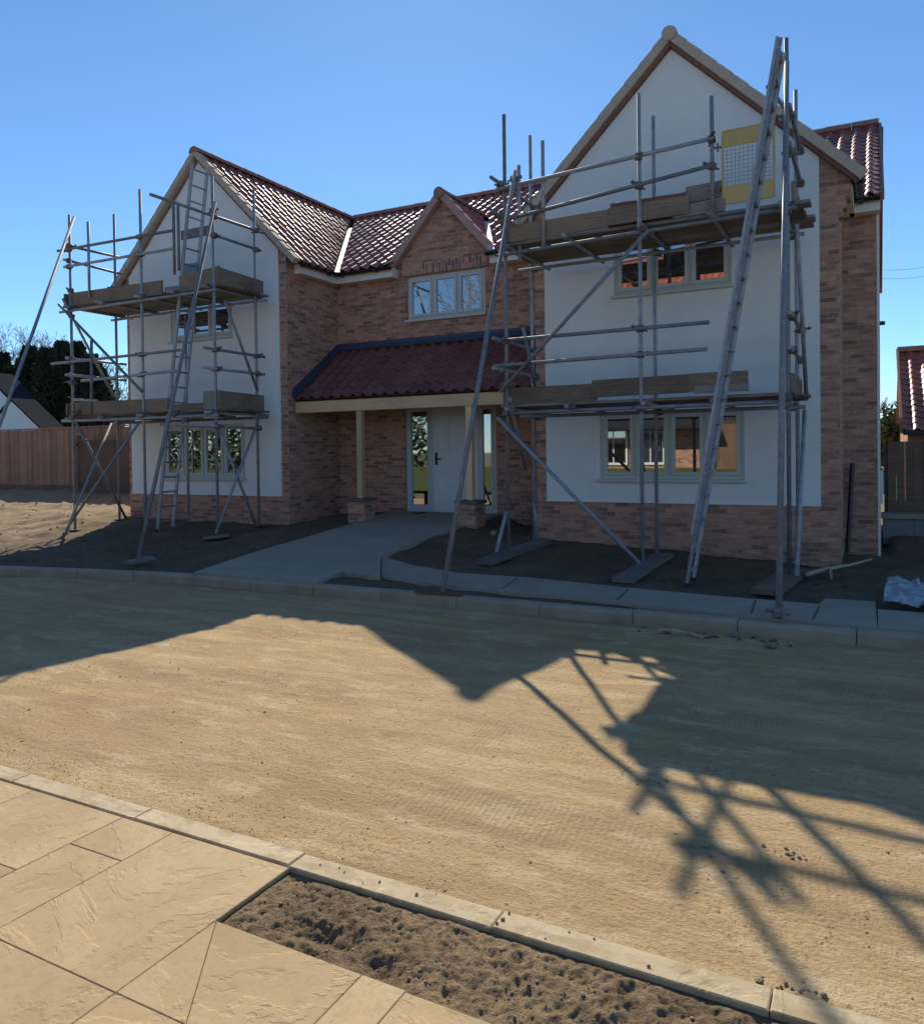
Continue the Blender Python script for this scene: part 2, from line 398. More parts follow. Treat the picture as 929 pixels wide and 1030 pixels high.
def tube(bm, a, b, r, n=10, r2=None):
    a = Vector(a); b = Vector(b); s, t = frame_of(b-a); r2 = r if r2 is None else r2
    A = [bm.verts.new(a + (s*math.cos(2*PI*k/n) + t*math.sin(2*PI*k/n))*r) for k in range(n)]
    B = [bm.verts.new(b + (s*math.cos(2*PI*k/n) + t*math.sin(2*PI*k/n))*r2) for k in range(n)]
    for k in range(n): bm.faces.new((A[k], A[(k+1) % n], B[(k+1) % n], B[k]))
    bm.faces.new(A[::-1]); bm.faces.new(B)
def bar(bm, a, b, wd, th, side=None):
    """rectangular bar from a to b: wd across (along side vector), th the other way"""
    a = Vector(a); b = Vector(b); d = (b-a).normalized()
    if side is None: s, t = frame_of(d)
    else:
        s = Vector(side); s = (s - d*s.dot(d)).normalized(); t = s.cross(d)
    vs = []
    for p in (a, b):
        for i, j in ((-1, -1), (1, -1), (1, 1), (-1, 1)): vs.append(bm.verts.new(p + s*(wd/2*i) + t*(th/2*j)))
    for q in ((3, 2, 1, 0), (4, 5, 6, 7), (0, 1, 5, 4), (1, 2, 6, 5), (2, 3, 7, 6), (3, 0, 4, 7)): bm.faces.new([vs[k] for k in q])
def prism(bm, pts, vec):
    """polygon extruded by vec"""
    vec = Vector(vec)
    A = [bm.verts.new(p) for p in pts]; B = [bm.verts.new(Vector(p)+vec) for p in pts]
    n = len(pts)
    bm.faces.new(A); bm.faces.new(B[::-1])
    for k in range(n): bm.faces.new((A[k], B[k], B[(k+1) % n], A[(k+1) % n]))

# ------------------------------------------------------------------ ground heights
def sm(t): t = max(0.0, min(1.0, t)); return t*t*(3-2*t)
def lerp_tab(x, tab):
    if x <= tab[0][0]: return tab[0][1]
    for (x0, v0), (x1, v1) in zip(tab, tab[1:]):
        if x <= x1: return v0 + (v1-v0)*(x-x0)/(x1-x0)
    return tab[-1][1]
ZH = [(-14, .32), (-9.5, .30), (-8.3, .34), (-5.6, .34), (-4.6, .24), (-.4, .03), (1, .03)]
def hg(x, y):
    z = .105 + sm((y-8.3)/3.0)*(lerp_tab(x, ZH)-.105)
    if y < 8.3 and x < -6.5: z = .105 + .03*sm((y-7.4)/1.0)
    z = max(z, .105 + sm((y-8.3)/3.0)*(lerp_tab(x, ZH)-.105)) if x < -6 else z
    if x < -13: z += sm((-13-x)/1.2)*max(0, y-10)*.062
    if x > .2: z += sm((y-12.5)/2.0)*.2
    k = sm((x+9.8)/.9)*sm((-5.5-x)/.6)*sm((y-7.6)/.5)
    if k > 0: z += (max(z, zramp(x, y)-.022)-z)*k
    return z
def zramp(x, y): return .135 + .345*max(0, min(1, (y-7.4)/5.0))

KF = [(-19, 2.2), (-17.2, 4.0), (-15.2, 5.1), (-12.6, 5.95), (-10.51, 6.46), (-8.92, 6.77), (-7.46, 6.96), (-5.9, 7.01), (-4.0, 7.03), (-2.5, 7.03), (0, 7.03), (3, 7.05), (9, 7.1)]
def kerb_y(x): return lerp_tab(x, KF)

# base earth reaching the horizon
bm = bmesh.new()
R = 1500
for v in ((-R, -R, -.16), (R, -R, -.16), (R, R, -.16), (-R, R, -.16)): bm.verts.new(v)
bm.faces.new(bm.verts[:]); struct("ground", bm, M['field'])

def grid(xs, ys, zf):
    bm = bmesh.new(); V = [[bm.verts.new((x, y, zf(x, y))) for x in xs] for y in ys]
    for j in range(len(ys)-1):
        for i in range(len(xs)-1): bm.faces.new((V[j][i], V[j][i+1], V[j+1][i+1], V[j+1][i]))
    return bm
def frange(a, b, s):
    n = max(1, int(round((b-a)/s))); return [a+(b-a)*k/n for k in range(n+1)]
def road_z(x, y):
    n = noise.fractal(Vector((x*.9, y*2.2, 3)), 1, 2, 4)*.008 + noise.fractal(Vector((x*6, y*9, 1)), .8, 2, 3)*.0028
    rut = .012*math.exp(-((y-4.1-.05*x)/.22)**2) + .012*math.exp(-((y-5.6-.04*x)/.22)**2)
    return n - rut
xs = frange(-24, -7, .16) + frange(-7, 1.5, .045)[1:] + frange(1.5, 12, .2)[1:]
bm = bmesh.new(); rows = []
tys = frange(0, 1, .011)
for t in tys:
    row = []
    for x in xs:
        y1 = kerb_y(x) + .02; y = 2.40 + t*(max(y1, 2.5)-2.40)
        row.append(bm.verts.new((x, y, road_z(x, y))))
    rows.append(row)
for j in range(len(tys)-1):
    for i in range(len(xs)-1): bm.faces.new((rows[j][i], rows[j][i+1], rows[j+1][i+1], rows[j+1][i]))
struct("road", bm, M['road'], smooth=True)

# kerb: stones along the curve
def arc_pts(tab, step):
    pts = [Vector((x, y, 0)) for x, y in tab]; out = []; acc = 0; last = pts[0]; out.append(pts[0])
    for a, b in zip(pts, pts[1:]):
        L = (b-a).length; d = step-acc
        while d <= L: out.append(a+(b-a)*(d/L)); d += step
        acc = (acc+L) % step
    return out
bm = bmesh.new(); kp = arc_pts(KF, .915)
for a, b in zip(kp, kp[1:]):
    d = (b-a).normalized(); nrm = Vector((-d.y, d.x, 0)); a2 = a+d*.004; b2 = b-d*.004
    j = random.uniform(-.004, .004); z1 = .118+j
    prof = [(0, -.1), (.004, z1-.03), (.022, z1-.004), (.035, z1), (.128, z1), (.128, -.1)]
    A = [bm.verts.new(a2+nrm*(u+j)+Vector((0, 0, z))) for u, z in prof]; B = [bm.verts.new(b2+nrm*(u+j)+Vector((0, 0, z))) for u, z in prof]
    for k in range(len(prof)-1): bm.faces.new((A[k], A[k+1], B[k+1], B[k]))
    bm.faces.new(A); bm.faces.new(B[::-1])
struct("kerb", bm, M['kerbstone'])

# front garden soil
def soil_z(x, y):
    a = noise.fractal(Vector((x*1.7, y*1.7, 5)), 1, 2, 5)
    amp = .04 if x > -13.5 else .075
    fade = sm((y-kerb_y(x)-.12)/.5)
    if -.9 < x and y < 8.4: amp *= .4
    return hg(x, y) - .012 + a*amp*fade + noise.fractal(Vector((x*9, y*9, 2)), .8, 2, 3)*(.008+.03*sm((-13.2-x)/1.0))*fade
xs = frange(-34, -21, .3) + frange(-21, 1.5, .07)[1:] + frange(1.5, 9, .3)[1:]
bm = bmesh.new(); rows = []
ts = frange(0, 1, .009)
for t in ts:
    row = []
    for x in xs:
        y0 = kerb_y(x)+.10; y = y0 + (16.5-y0)*t**1.25
        row.append(bm.verts.new((x, y, soil_z(x, y))))
    rows.append(row)
for j in range(len(ts)-1):
    for i in range(len(xs)-1): bm.faces.new((rows[j][i], rows[j][i+1], rows[j+1][i+1], rows[j+1][i]))
struct("front_garden_soil", bm, M['soil'], smooth=True)

# ramp and path
def slab_poly(name, pts, th, mat):
    bm = bmesh.new(); top = [bm.verts.new(p) for p in pts]; bot = [bm.verts.new(Vector(p)-Vector((0, 0, th))) for p in pts]
    f = bm.faces.new(top)
    n = len(pts)
    for k in range(n): bm.faces.new((top[k], bot[k], bot[(k+1) % n], top[(k+1) % n]))
    bmesh.ops.triangulate(bm, faces=[f])
    return struct(name, bm, mat)
rl = [(195, 575.5), (232, 563), (270, 551), (312, 539), (352, 527.5)]
rr = [(463, 529), (425, 542.5), (382.5, 558.8), (382.5, 579.5), (344.6, 574.5), (319, 585.6)]
RP = [at_s(*p, zramp) for p in rl]
RP += [Vector((-8.32, 12.78, zramp(0, 12.78))), Vector((-5.95, 12.78, zramp(0, 12.78)))]
RP += [at_s(*p, zramp) for p in rr]
slab_poly("ramp", RP, .2, M['concrete'])
pb = [(383.5, 579.5), (460, 589.3), (540, 597), (620, 604.8), (740, 618), (821, 625), (882, 631)]
ptp = [(880, 605), (829.5, 602), (824, 607.5), (740, 601), (620, 590), (540, 581.5), (460, 576), (415, 568.3), (383.5, 559)]
zp = lambda x, y: .135 + .1*sm((y-8.3)/1.2) if x < -4 else .135
PP = [at_s(*p, zp) for p in pb] + [Vector((.01, 7.3, .135))] + [at_s(*p, zp) for p in ptp]
PP = [at_s(*p, zp) for p in pb] + [at_s(*p, zp) for p in ptp]
slab_poly("path", PP, .12, M['concrete'])
e0 = at_z(882.5, 631, .133); e1 = at_z(882.5, 612.5, .133)
slab_poly("path_extension", [Vector((e0.x, e0.y, .131)), Vector((8, 7.24, .131)), Vector((8, 8.12, .131)), Vector((e1.x, e1.y, .131))], .12, M['concrete'])
# saw-cut joints across the path (thin dark sheets 4 mm proud)
bm = bmesh.new()
for (a, b) in (((755, 617.2), (760, 603.2)), ((817, 623), (824, 609)), ((620, 603.5), (632, 592.3)), ((505, 592), (520, 581))):
    A = at_z(*a, .14); B = at_z(*b, .14); s = (B-A).normalized().cross(Vector((0, 0, 1)))*.006
    bm.faces.new([bm.verts.new(p) for p in (A-s, B-s, B+s, A+s)])
struct("path_joint_line", bm, M['tar'])

# near edging stones
bm = bmesh.new(); lay = bm.loops.layers.float_color.new('slab')
def chamfer_slab(bm, poly, z0, z1, gap, bev, val):
    c = sum((Vector(p) for p in poly), Vector((0, 0)))/len(poly)
    ins = []
    n = len(poly)
    def inset(d):
        out = []
        for k in range(n):
            p = Vector(poly[k]); a = Vector(poly[k-1]); b = Vector(poly[(k+1) % n])
            e1 = (p-a).normalized(); e2 = (b-p).normalized()
            n1 = Vector((-e1.y, e1.x)); n2 = Vector((-e2.y, e2.x))
            s = (n1+n2)/(1+n1.dot(n2)); out.append(p+s*d)
        return out
    o = inset(gap); i = inset(gap+bev)
    V0 = [bm.verts.new((p.x, p.y, z0)) for p in o]; V1 = [bm.verts.new((p.x, p.y, z1-bev*.7)) for p in o]; V2 = [bm.verts.new((p.x, p.y, z1)) for p in i]
    fs = [bm.faces.new(V2)]
    for k in range(n):
        q = (k+1) % n
        fs.append(bm.faces.new((V0[k], V0[q], V1[q], V1[k]))); fs.append(bm.faces.new((V1[k], V1[q], V2[q], V2[k])))
    lay = bm.loops.layers.float_color['slab']
    for f in fs:
        for lp in f.loops: lp[lay] = (val[0], val[1], val[2], 1)
def rv(): return (random.random(), random.random(), random.random())
x = -2.0-.865*5
while x < 4:
    j = random.uniform(-.004, .004)
    chamfer_slab(bm, [(x, 2.315+j), (x+.865, 2.315+j), (x+.865, 2.425+j), (x, 2.425+j)], -.1, .021+j*.4, .002, .005, rv()); x += .865
struct("edging_strip", bm, M['edging'], recalc=False)
# riven paving
bm = bmesh.new(); bm.loops.layers.float_color.new('slab')
S = []
def rect(x0, y0, x1, y1): S.append([(x0, y0), (x1, y0), (x1, y1), (x0, y1)])
xa, xb, xc, xd = -3.54, -2.92, -2.61, -1.987
yt = 2.312
rect(-4.6, 1.75, xa, yt); rect(xa, 1.827, xb, yt); rect(-4.6, 1.0, xa, 1.75); rect(xa, .9, xb, 1.827)
rect(xb, 2.055, xc, yt); rect(xb, 1.2, xc, 2.055)
rect(xc, 1.535, xd, yt); rect(xc, .6, xd, 1.535)
S.append([(xd, 1.535), (-1.70, 1.535), (xd, 1.935)])
S.append([(-1.70, 1.535), (-1.382, 1.535), (-1.382, 1.932), (xd, 1.935)])
S.append([(xd, .6), (-1.382, .6), (-1.382, 1.535), (xd, 1.535)])
rect(-1.382, 1.2, -1.225, 1.932); rect(-1.225, .9, -.55, 1.926); rect(-.55, 1.1, .4, 1.922); rect(-1.382, .3, -.55, .9) ; rect(.4, .4, 1.3, 1.92)
rect(-5.5, -.2, -4.6, yt)
for i in range(7):
    for j in range(3):
        rect(-5.5+i*.95, -2.6+j*.9+(.0), -5.5+(i+1)*.95, -2.6+(j+1)*.9+(-.0 if j < 2 else .0))
for q in S: chamfer_slab(bm, q, -.1, .018+random.uniform(-.0006, .0006), .001, .003, rv())
struct("paving", bm, M['paving'], recalc=False)
bm = bx((-8, -2.8, -.12), (4, 1.93, .006)); struct("paving_bedding", bm, M['jointsand'])
bm = bx((-8, 1.931, -.13), (-1.99, 2.318, .006)); struct("paving_bedding_strip", bm, M['jointsand'])
# planting bed between paving and edging
def bed_z(x, y):
    e = min(x+1.985, y-1.94, 2.312-y)
    n = noise.fractal(Vector((x*5, y*6, 9)), .9, 2, 6); n2 = noise.fractal(Vector((x*22, y*22, 4)), .7, 2, 4) + .45*noise.fractal(Vector((x*70, y*70, 14)), .7, 2, 3)
    dip = -.04*math.exp(-(((x+1.62)/.13)**2+((y-2.06)/.05)**2)) - .035*math.exp(-(((x+1.35)/.10)**2+((y-2.0)/.04)**2)) - .03*math.exp(-(((x+.72)/.16)**2+((y-2.05)/.07)**2))
    return .0 + sm((e+.004)/.04)*(n*.015+n2*.010+.006) + dip*.8
struct("planting_bed", grid(frange(-1.99, .3, .007) + frange(.3, 1.6, .03)[1:], frange(1.925, 2.32, .007), bed_z), M['bedsoil'], smooth=True)

# scattered stones
ICO = []
for k in range(4):
    b = bmesh.new(); bmesh.ops.create_icosphere(b, subdivisions=1, radius=1)
    for v in b.verts: v.co *= random.uniform(.65, 1.2)
    ICO.append(([v.co.copy() for v in b.verts], [[v.index for v in f.verts] for f in b.faces])); b.free()
def add_stone(bm, x, y, z, r):
    vs, fs = random.choice(ICO); rot = Matrix.Rotation(random.uniform(0, 6.28), 3, 'Z') @ Matrix.Rotation(random.uniform(-.5, .5), 3, 'X')
    sc = Vector((random.uniform(.7, 1.3), random.uniform(.7, 1.2), random.uniform(.5, .8)))*r
    V = [bm.verts.new(rot @ Vector((c.x*sc.x, c.y*sc.y, c.z*sc.z)) + Vector((x, y, z))) for c in vs]
    for f in fs: bm.faces.new([V[i] for i in f])
bm = bmesh.new()
for _ in range(650):
    x = random.uniform(-9, 2); y = 2.44 + random.random()**1.3*4.4
    r = .002 + .007*random.random()**3
    if random.random() < .02: r = random.uniform(.008, .015)
    add_stone(bm, x, y, road_z(x, y)+r*.2, r)
for _ in range(160):
    x = random.uniform(-1.96, .8); y = random.uniform(1.96, 2.3); r = .002+.008*random.random()**3
    add_stone(bm, x, y, bed_z(x, y)+r*.25, r)
for cx_, cy_ in ((-.2, 2.47), (-.28, 2.46), (-.95, 3.72), (-.3, 3.3), (-.75, 4.0), (-.62, 3.2)):
    for _ in range(9):
        x = cx_+random.gauss(0, .035); y = cy_+random.gauss(0, .025); r = random.uniform(.004, .013); add_stone(bm, x, y, road_z(x, y)+r*.3, r)
for _ in range(14):
    x = random.uniform(-2, -.2); y = random.uniform(2.33, 2.41); r = random.uniform(.003, .008); add_stone(bm, x, y, .021+r*.4, r)
struct("loose_stones", bm, M['stone'], kind='stuff')
bm = bmesh.new()
for _ in range(800):
    x = random.uniform(-1.97, .3); y = random.uniform(1.95, 2.305); r = .0015+.0055*random.random()**3; add_stone(bm, x, y, bed_z(x, y)-r*.1, r)
struct("soil_crumbs", bm, M['bedsoil'], kind='stuff')
bm = bmesh.new()
for _ in range(14000):
    x = random.uniform(-6.5, 1); y = 2.44 + random.random()**1.5*3.6
    if noise.fractal(Vector((x*1.3, y*2.2, 8)), 1, 2, 3) < random.uniform(-.1, .55): continue
    r = .0014+.0035*random.random()**2; add_stone(bm, x, y, road_z(x, y)+r*.25, r)
struct("road_grit", bm, M['road'], kind='stuff')
bm = bmesh.new()
for _ in range(1300):
    x = random.uniform(-13, 1.2); y = random.uniform(7.5, 11.2)
    if -5.2 < x and y < 8.5: continue
    if -9.3 < x < -5.6: continue
    r = .006+.022*random.random()**3; add_stone(bm, x, y, soil_z(x, y)+r*.3, r)
for _ in range(300):
    x = random.uniform(-21, -13.8); y = random.uniform(8, 14); r = .01+.05*random.random()**3; add_stone(bm, x, y, soil_z(x, y)+r*.2, r)
for _ in range(50):
    x = random.uniform(-1.9, -.6); y = random.uniform(6.78, 6.98); r = .006+.02*random.random()**2; add_stone(bm, x, y, r*.3, r)
struct("soil_rubble", bm, M['soil'], kind='stuff')

# ------------------------------------------------------------------ the house
house = thing("detached_house", "new two-gabled brick and white render house with red pantile roof behind scaffolding", "house", (-7, 12.8, .1))
YR, YL, YM = 11.42, 11.27, 12.82      # brick faces
XR0, XR1, XRC = -4.70, -.41, -2.555
XL0, XL1, XLC = -13.83, -9.55, -11.69
XM1 = .06
AP, SL = 7.50, .987                   # gable roof plane apex height and slope
EAVE, MS, EY, RY = 5.15, .6045, 12.5, 16.47

def facade(bm, x0, x1, z0, top, ops, Y, depth):
    """front wall with real openings: top is a list of (x,z) above z_split running right to left"""
    zs = max([o[3] for o in ops]+[z0+.5])
    X = sorted({x0, x1, *[o[0] for o in ops], *[o[1] for o in ops]}); Z = sorted({z0, zs, *[o[2] for o in ops], *[o[3] for o in ops]})
    for i in range(len(X)-1):
        for j in range(len(Z)-1):
            cx_, cz = (X[i]+X[i+1])/2, (Z[j]+Z[j+1])/2
            if any(o[0] < cx_ < o[1] and o[2] < cz < o[3] for o in ops): continue
            bm.faces.new([bm.verts.new((a, Y, b)) for a, b in ((X[i], Z[j]), (X[i+1], Z[j]), (X[i+1], Z[j+1]), (X[i], Z[j+1]))])
    bm.faces.new([bm.verts.new((a, Y, b)) for a, b in [(x0, zs), (x1, zs)]+top])
    for o in ops:
        c = [(o[0], o[2]), (o[1], o[2]), (o[1], o[3]), (o[0], o[3])]
        for k in range(4):
            a, b = c[k], c[(k+1) % 4]
            bm.faces.new([bm.verts.new(p) for p in ((a[0], Y, a[1]), (b[0], Y, b[1]), (b[0], Y+depth, b[1]), (a[0], Y+depth, a[1]))])
def quad(bm, *pts): bm.faces.new([bm.verts.new(p) for p in pts])

WR_lo = (-3.66, -1.60, 1.17, 2.17); WR_up = (-3.42, -1.75, 3.89, 4.74)
WL_lo = (-12.77, -10.60, 1.15, 2.20); WL_up = (-12.52, -10.87, 3.89, 4.74)
WC = (-7.90, -6.25, 4.13, 4.95); DOOR = (-7.99, -6.06, .44, 2.50)
for (x0, x1, xc, Y, ops) in ((XR0, XR1, XRC, YR, (WR_lo, WR_up)), (XL0, XL1, XLC, YL, (WL_lo, WL_up))):
    bm = bmesh.new(); hw = (x1-x0)/2; ez = AP-.06-SL*hw
    facade(bm, x0, x1, -.2, [(x1, ez), (xc, AP-.06), (x0, ez)], ops, Y, .12)
    for xx in (x0, x1):
        quad(bm, (xx, Y, -.2), (xx, YM, -.2), (xx, YM, ez), (xx, Y, ez))
    obj("gable_wall", bm, M['brick'], house)
    # render panel, 20 mm proud of the brick
    bm = bmesh.new(); rx0, rx1 = (-4.53, -.64) if xc == XRC else (-13.73, -9.72)
    rz = lambda xx: AP-.17-SL*abs(xx-xc)
    facade(bm, rx0, rx1, .835, [(rx1, rz(rx1)), (xc, rz(xc)), (rx0, rz(rx0))], ops, Y-.022, .022)
    quad(bm, (rx0, Y-.022, .835), (rx1, Y-.022, .835), (rx1, Y, .835), (rx0, Y, .835))
    for xx in (rx0, rx1): quad(bm, (xx, Y-.022, .835), (xx, Y-.022, rz(xx)), (xx, Y, rz(xx)), (xx, Y, .835))
    rp = obj("render_panel", bm, M['render'], house, recalc=False)
    bm = bmesh.new(); box(bm, (rx0-.006, Y-.034, .818), (rx1+.006, Y-.002, .836)); obj("bellcast_bead", bm, M['white'], rp)

# main body walls
bm = bmesh.new()
ys = YM
facade(bm, XL1, XR0, -.2, [(XR0, 5.12), (XL1, 5.12)], (WC, DOOR), YM, .12)
obj("main_wall", bm, M['brick'], house); bm = bmesh.new()
quad(bm, (XR1, YM, -.2), (XM1, YM, -.2), (XM1, YM, 5.12), (XR1, YM, 5.12))
zb = lambda y: EAVE-.06+MS*(y-EY)
quad(bm, (XM1, YM, -.2), (XM1, 20.1, -.2), (XM1, 20.1, zb(YM)), (XM1, RY, zb(RY)), (XM1, YM, zb(YM)))
quad(bm, (XL0, YM, -.2), (XL0, 20.1, -.2), (XL0, 20.1, zb(YM)), (XL0, RY, zb(RY)), (XL0, YM, zb(YM)))
quad(bm, (XL0, 20.1, -.2), (XM1, 20.1, -.2), (XM1, 20.1, 5.2), (XL0, 20.1, 5.2)); bmesh.ops.remove_doubles(bm, verts=bm.verts, dist=.001)
obj("side_wall", bm, M['brick'], house)
# small brick gable over the centre window (12 mm proud), with soldier course
DX, DA, DS, DH = -7.08, 6.40, 1.12, 1.05
bm = bmesh.new()
prism(bm, [(DX-1.0, YM-.03, 4.97), (DX+1.0, YM-.03, 4.97), (DX+1.0, YM-.03, DA-.07-DS*1.0), (DX, YM-.03, DA-.07), (DX-1.0, YM-.03, DA-.07-DS*1.0)], (0, .2, 0))
obj("centre_gable_wall", bm, M['brick'], house)
bm = bx((-7.98, YM-.042, 4.975), (-6.17, YM-.01, 5.19)); obj("soldier_course", bm, M['soldier'], house, swap=True)

# windows
def window(x0, x1, z0, z1, Y, n, mat='frame', sill=True, parent=house, name="window", glass='glass', dim=.055):
    bm = bmesh.new(); yf = Y+.02
    f = dim
    def b(a0, a1, c0, c1, y0, y1): box(bm, (a0, y0, c0), (a1, y1, c1), .004)
    b(x0, x0+f, z0, z1, yf, yf+.07); b(x1-f, x1, z0, z1, yf, yf+.07)
    b(x0+f, x1-f, z1-f, z1, yf+.001, yf+.07); b(x0+f, x1-f, z0, z0+f, yf+.001, yf+.07)
    wd = (x1-x0-f)/n
    for k in range(1, n):
        xm = x0+f/2+wd*k; b(xm-f*.45, xm+f*.45, z0+f, z1-f, yf+.002, yf+.07)
    pan = []
    for k in range(n):
        a0 = x0+f/2+wd*k+(f*.5 if k == 0 else f*.45); a1 = x0+f/2+wd*(k+1)-(f*.5 if k == n-1 else f*.45)
        s = .052; c0, c1 = z0+f, z1-f
        b(a0, a0+s, c0, c1, yf-.018, yf+.05); b(a1-s, a1, c0, c1, yf-.018, yf+.05)
        b(a0+s, a1-s, c1-s, c1, yf-.017, yf+.05); b(a0+s, a1-s, c0, c0+s, yf-.017, yf+.05)
        pan.append((a0+s-.004, a1-s+.004, c0+s-.004, c1-s+.004))
    wo = obj(name, bm, M[mat], parent)
    for (a0, a1, c0, c1) in pan:
        bm = bx((a0, yf+.012+random.uniform(-.002, .002), c0), (a1, yf+.036, c1)); obj("pane", bm, M[glass], wo)
    if sill:
        bm = bx((x0-.03, Y-.075, z0-.045), (x1+.03, Y+.06, z0-.002), .006); obj("sill", bm, M[mat], wo)
    return wo
window(*WR_lo, YR-.02, 4); window(*WR_up, YR-.02, 3); window(*WL_lo, YL-.02, 4); window(*WL_up, YL-.02, 3); window(*WC, YM, 3)

# front door with sidelights
bm = bmesh.new(); y0 = YM+.03
x0, x1, z0, z1 = DOOR
for a, b in (((x0, z0), (x0+.07, z1)), ((x1-.07, z0), (x1, z1)), ((x0+.07, z1-.07), (x1-.07, z1)), ((-7.47, z0), (-7.40, z1-.07)), ((-6.46, z0), (-6.39, z1-.07)),
             ((x0+.07, z0), (-7.47, z0+.12)), ((-6.39, z0), (x1-.07, z0+.12)), ((-7.40, z0), (-6.46, z0+.03))):
    box(bm, (a[0], y0, a[1]), (b[0], y0+.08, b[1]), .003)
door = obj("door_frame", bm, M['frame_door'], house)
for a0, a1 in ((x0+.07, -7.47), (-6.39, x1-.07)):
    bm = bmesh.new(); s = .05
    for q in (((a0, z0+.12), (a0+s, z1-.07)), ((a1-s, z0+.12), (a1, z1-.07)), ((a0+s, z0+.12), (a1-s, z0+.17)), ((a0+s, z1-.12), (a1-s, z1-.07))):
        box(bm, (q[0][0], y0-.012, q[0][1]), (q[1][0], y0+.05, q[1][1]), .003)
    obj("sidelight_frame", bm, M['frame_door'], door)
    obj("sidelight_glass", bx((a0+s-.004, y0+.02, z0+.165), (a1-s+.004, y0+.04, z1-.115)), M['glass'], door)
leaf = obj("front_door", bx((-7.40, y0+.005, z0+.03), (-6.46, y0+.055, z1-.07), .004), M['film'], house)
bm = bmesh.new(); tube(bm, (-7.33, y0, 1.48), (-7.33, y0-.06, 1.48), .011); tube(bm, (-7.33, y0-.055, 1.48), (-7.20, y0-.055, 1.475), .011); box(bm, (-7.355, y0-.006, 1.36), (-7.305, y0+.004, 1.60), .003)
obj("handle", bm, M['black'], leaf)

# ---------------- roofs
def pantiles(name, origin, u, v, width, length, clips=(), cover=.228, gauge=.268, mat='tile', parent=house, uvoff=0):
    u = Vector(u).normalized(); v = Vector(v).normalized(); nrm = u.cross(v).normalized()
    if nrm.z < 0: nrm = -nrm
    O = Vector(origin); bm = bmesh.new(); uvl = bm.loops.layers.uv.verify()
    SUB = 8; nc = int(math.ceil(width/cover)); nr = int(math.ceil(length/gauge))
    def prof(t):  # one pantile: roll and pan
        return .030*math.cos(2*PI*t) + .007*math.cos(4*PI*t+.5)
    for r in range(nr):
        v0 = r*gauge; v1 = min(length+.02, v0+gauge+.03); 
        jit = [random.uniform(-.004, .006) for _ in range(nc+1)]; jv = [random.uniform(-.006, .006) for _ in range(nc+1)]; jt2 = [random.uniform(-.002, .007) for _ in range(nc+1)]
        fb, ft, bk, ff = [], [], [], []
        for i in range(nc*SUB+1):
            uu = i*cover/SUB
            if uu > width+1e-4: uu = width
            c = min(i//SUB, nc-1); h = prof(i/SUB)
            fb.append(bm.verts.new(O+u*uu+v*(v0+jv[c])+nrm*(h+.004))); ft.append(bm.verts.new(O+u*uu+v*(v0+jv[c])+nrm*(h+.027+jit[c])))
            bk.append(bm.verts.new(O+u*uu+v*v1+nrm*(h+.005+jt2[c]))); ff.append(bm.verts.new(ft[-1].co.copy()))
        for i in range(nc*SUB):
            c = i//SUB
            for q in ((fb[i], fb[i+1], ff[i+1], ff[i]), (ft[i], ft[i+1], bk[i+1], bk[i])):
                f = bm.faces.new(q); f.smooth = True
                for lp in f.loops: lp[uvl].uv = (c+uvoff+.5, r+.5)
    # underside sheet
    a = bm.faces.new([bm.verts.new(O+u*x_+v*y_-nrm*.03) for x_, y_ in ((0, 0), (width, 0), (width, length), (0, length))])
    for co, no in clips:
        bmesh.ops.bisect_plane(bm, geom=bm.verts[:]+bm.edges[:]+bm.faces[:], plane_co=co, plane_no=no, clear_outer=True)
    o = obj(name, bm, M[mat], parent, uv=False, recalc=False)
    return o
LS = math.hypot(1, MS); mv = Vector((0, 1, MS))
mlen = (RY-EY)*LS
def valley_line(xc, sgn):   # from eaves corner to ridge in plan: (point, dir)
    a = Vector((xc+sgn*(AP-EAVE)/SL, EY, 0)); b = Vector((xc, EY+(AP-EAVE)/MS, 0)); return a, b
def vplane(a, b, keep, off=.05):     # vertical clip plane through a-b; outer side is away from keep
    d = (b-a).normalized(); n = Vector((-d.y, d.x, 0))
    if (Vector(keep)-a).dot(n) > 0: n = -n
    return (a-n*off, n)
la, lb = valley_line(XLC, 1); ra, rb = valley_line(XRC, -1); rc, rd = valley_line(XRC, 1)
da = Vector((DX-(DA-EAVE)/DS, EY, 0)); db = Vector((DX, EY+(DA-EAVE)/MS, 0)); dc = Vector((DX+(DA-EAVE)/DS, EY, 0))
# main front slope either side of the small gable, and right of the right gable
pantiles("roof_slope", (XLC, EY, EAVE), (1, 0, 0), mv, DX-XLC, mlen, [vplane(la, lb, (DX-.5, 13, 0)), vplane(da, db, (DX-2, 13, 0))])
pantiles("roof_slope", (DX, EY, EAVE), (1, 0, 0), mv, XRC-DX, mlen, [vplane(ra, rb, (DX+.5, 13, 0)), vplane(dc, db, (DX+2, 13, 0))], uvoff=50)
ms = pantiles("roof_slope", (XRC, EY, EAVE), (1, 0, 0), mv, .08-XRC, mlen, [vplane(rc, rd, (0, 12.6, 0))], uvoff=90)
bm = bmesh.new(); quad(bm, (XL0-.1, RY, 7.5), (XM1+.1, RY, 7.5), (XM1+.1, 20.4, 5.12), (XL0-.1, 20.4, 5.12)); obj("rear_roof_slope", bm, M['tile'], house)
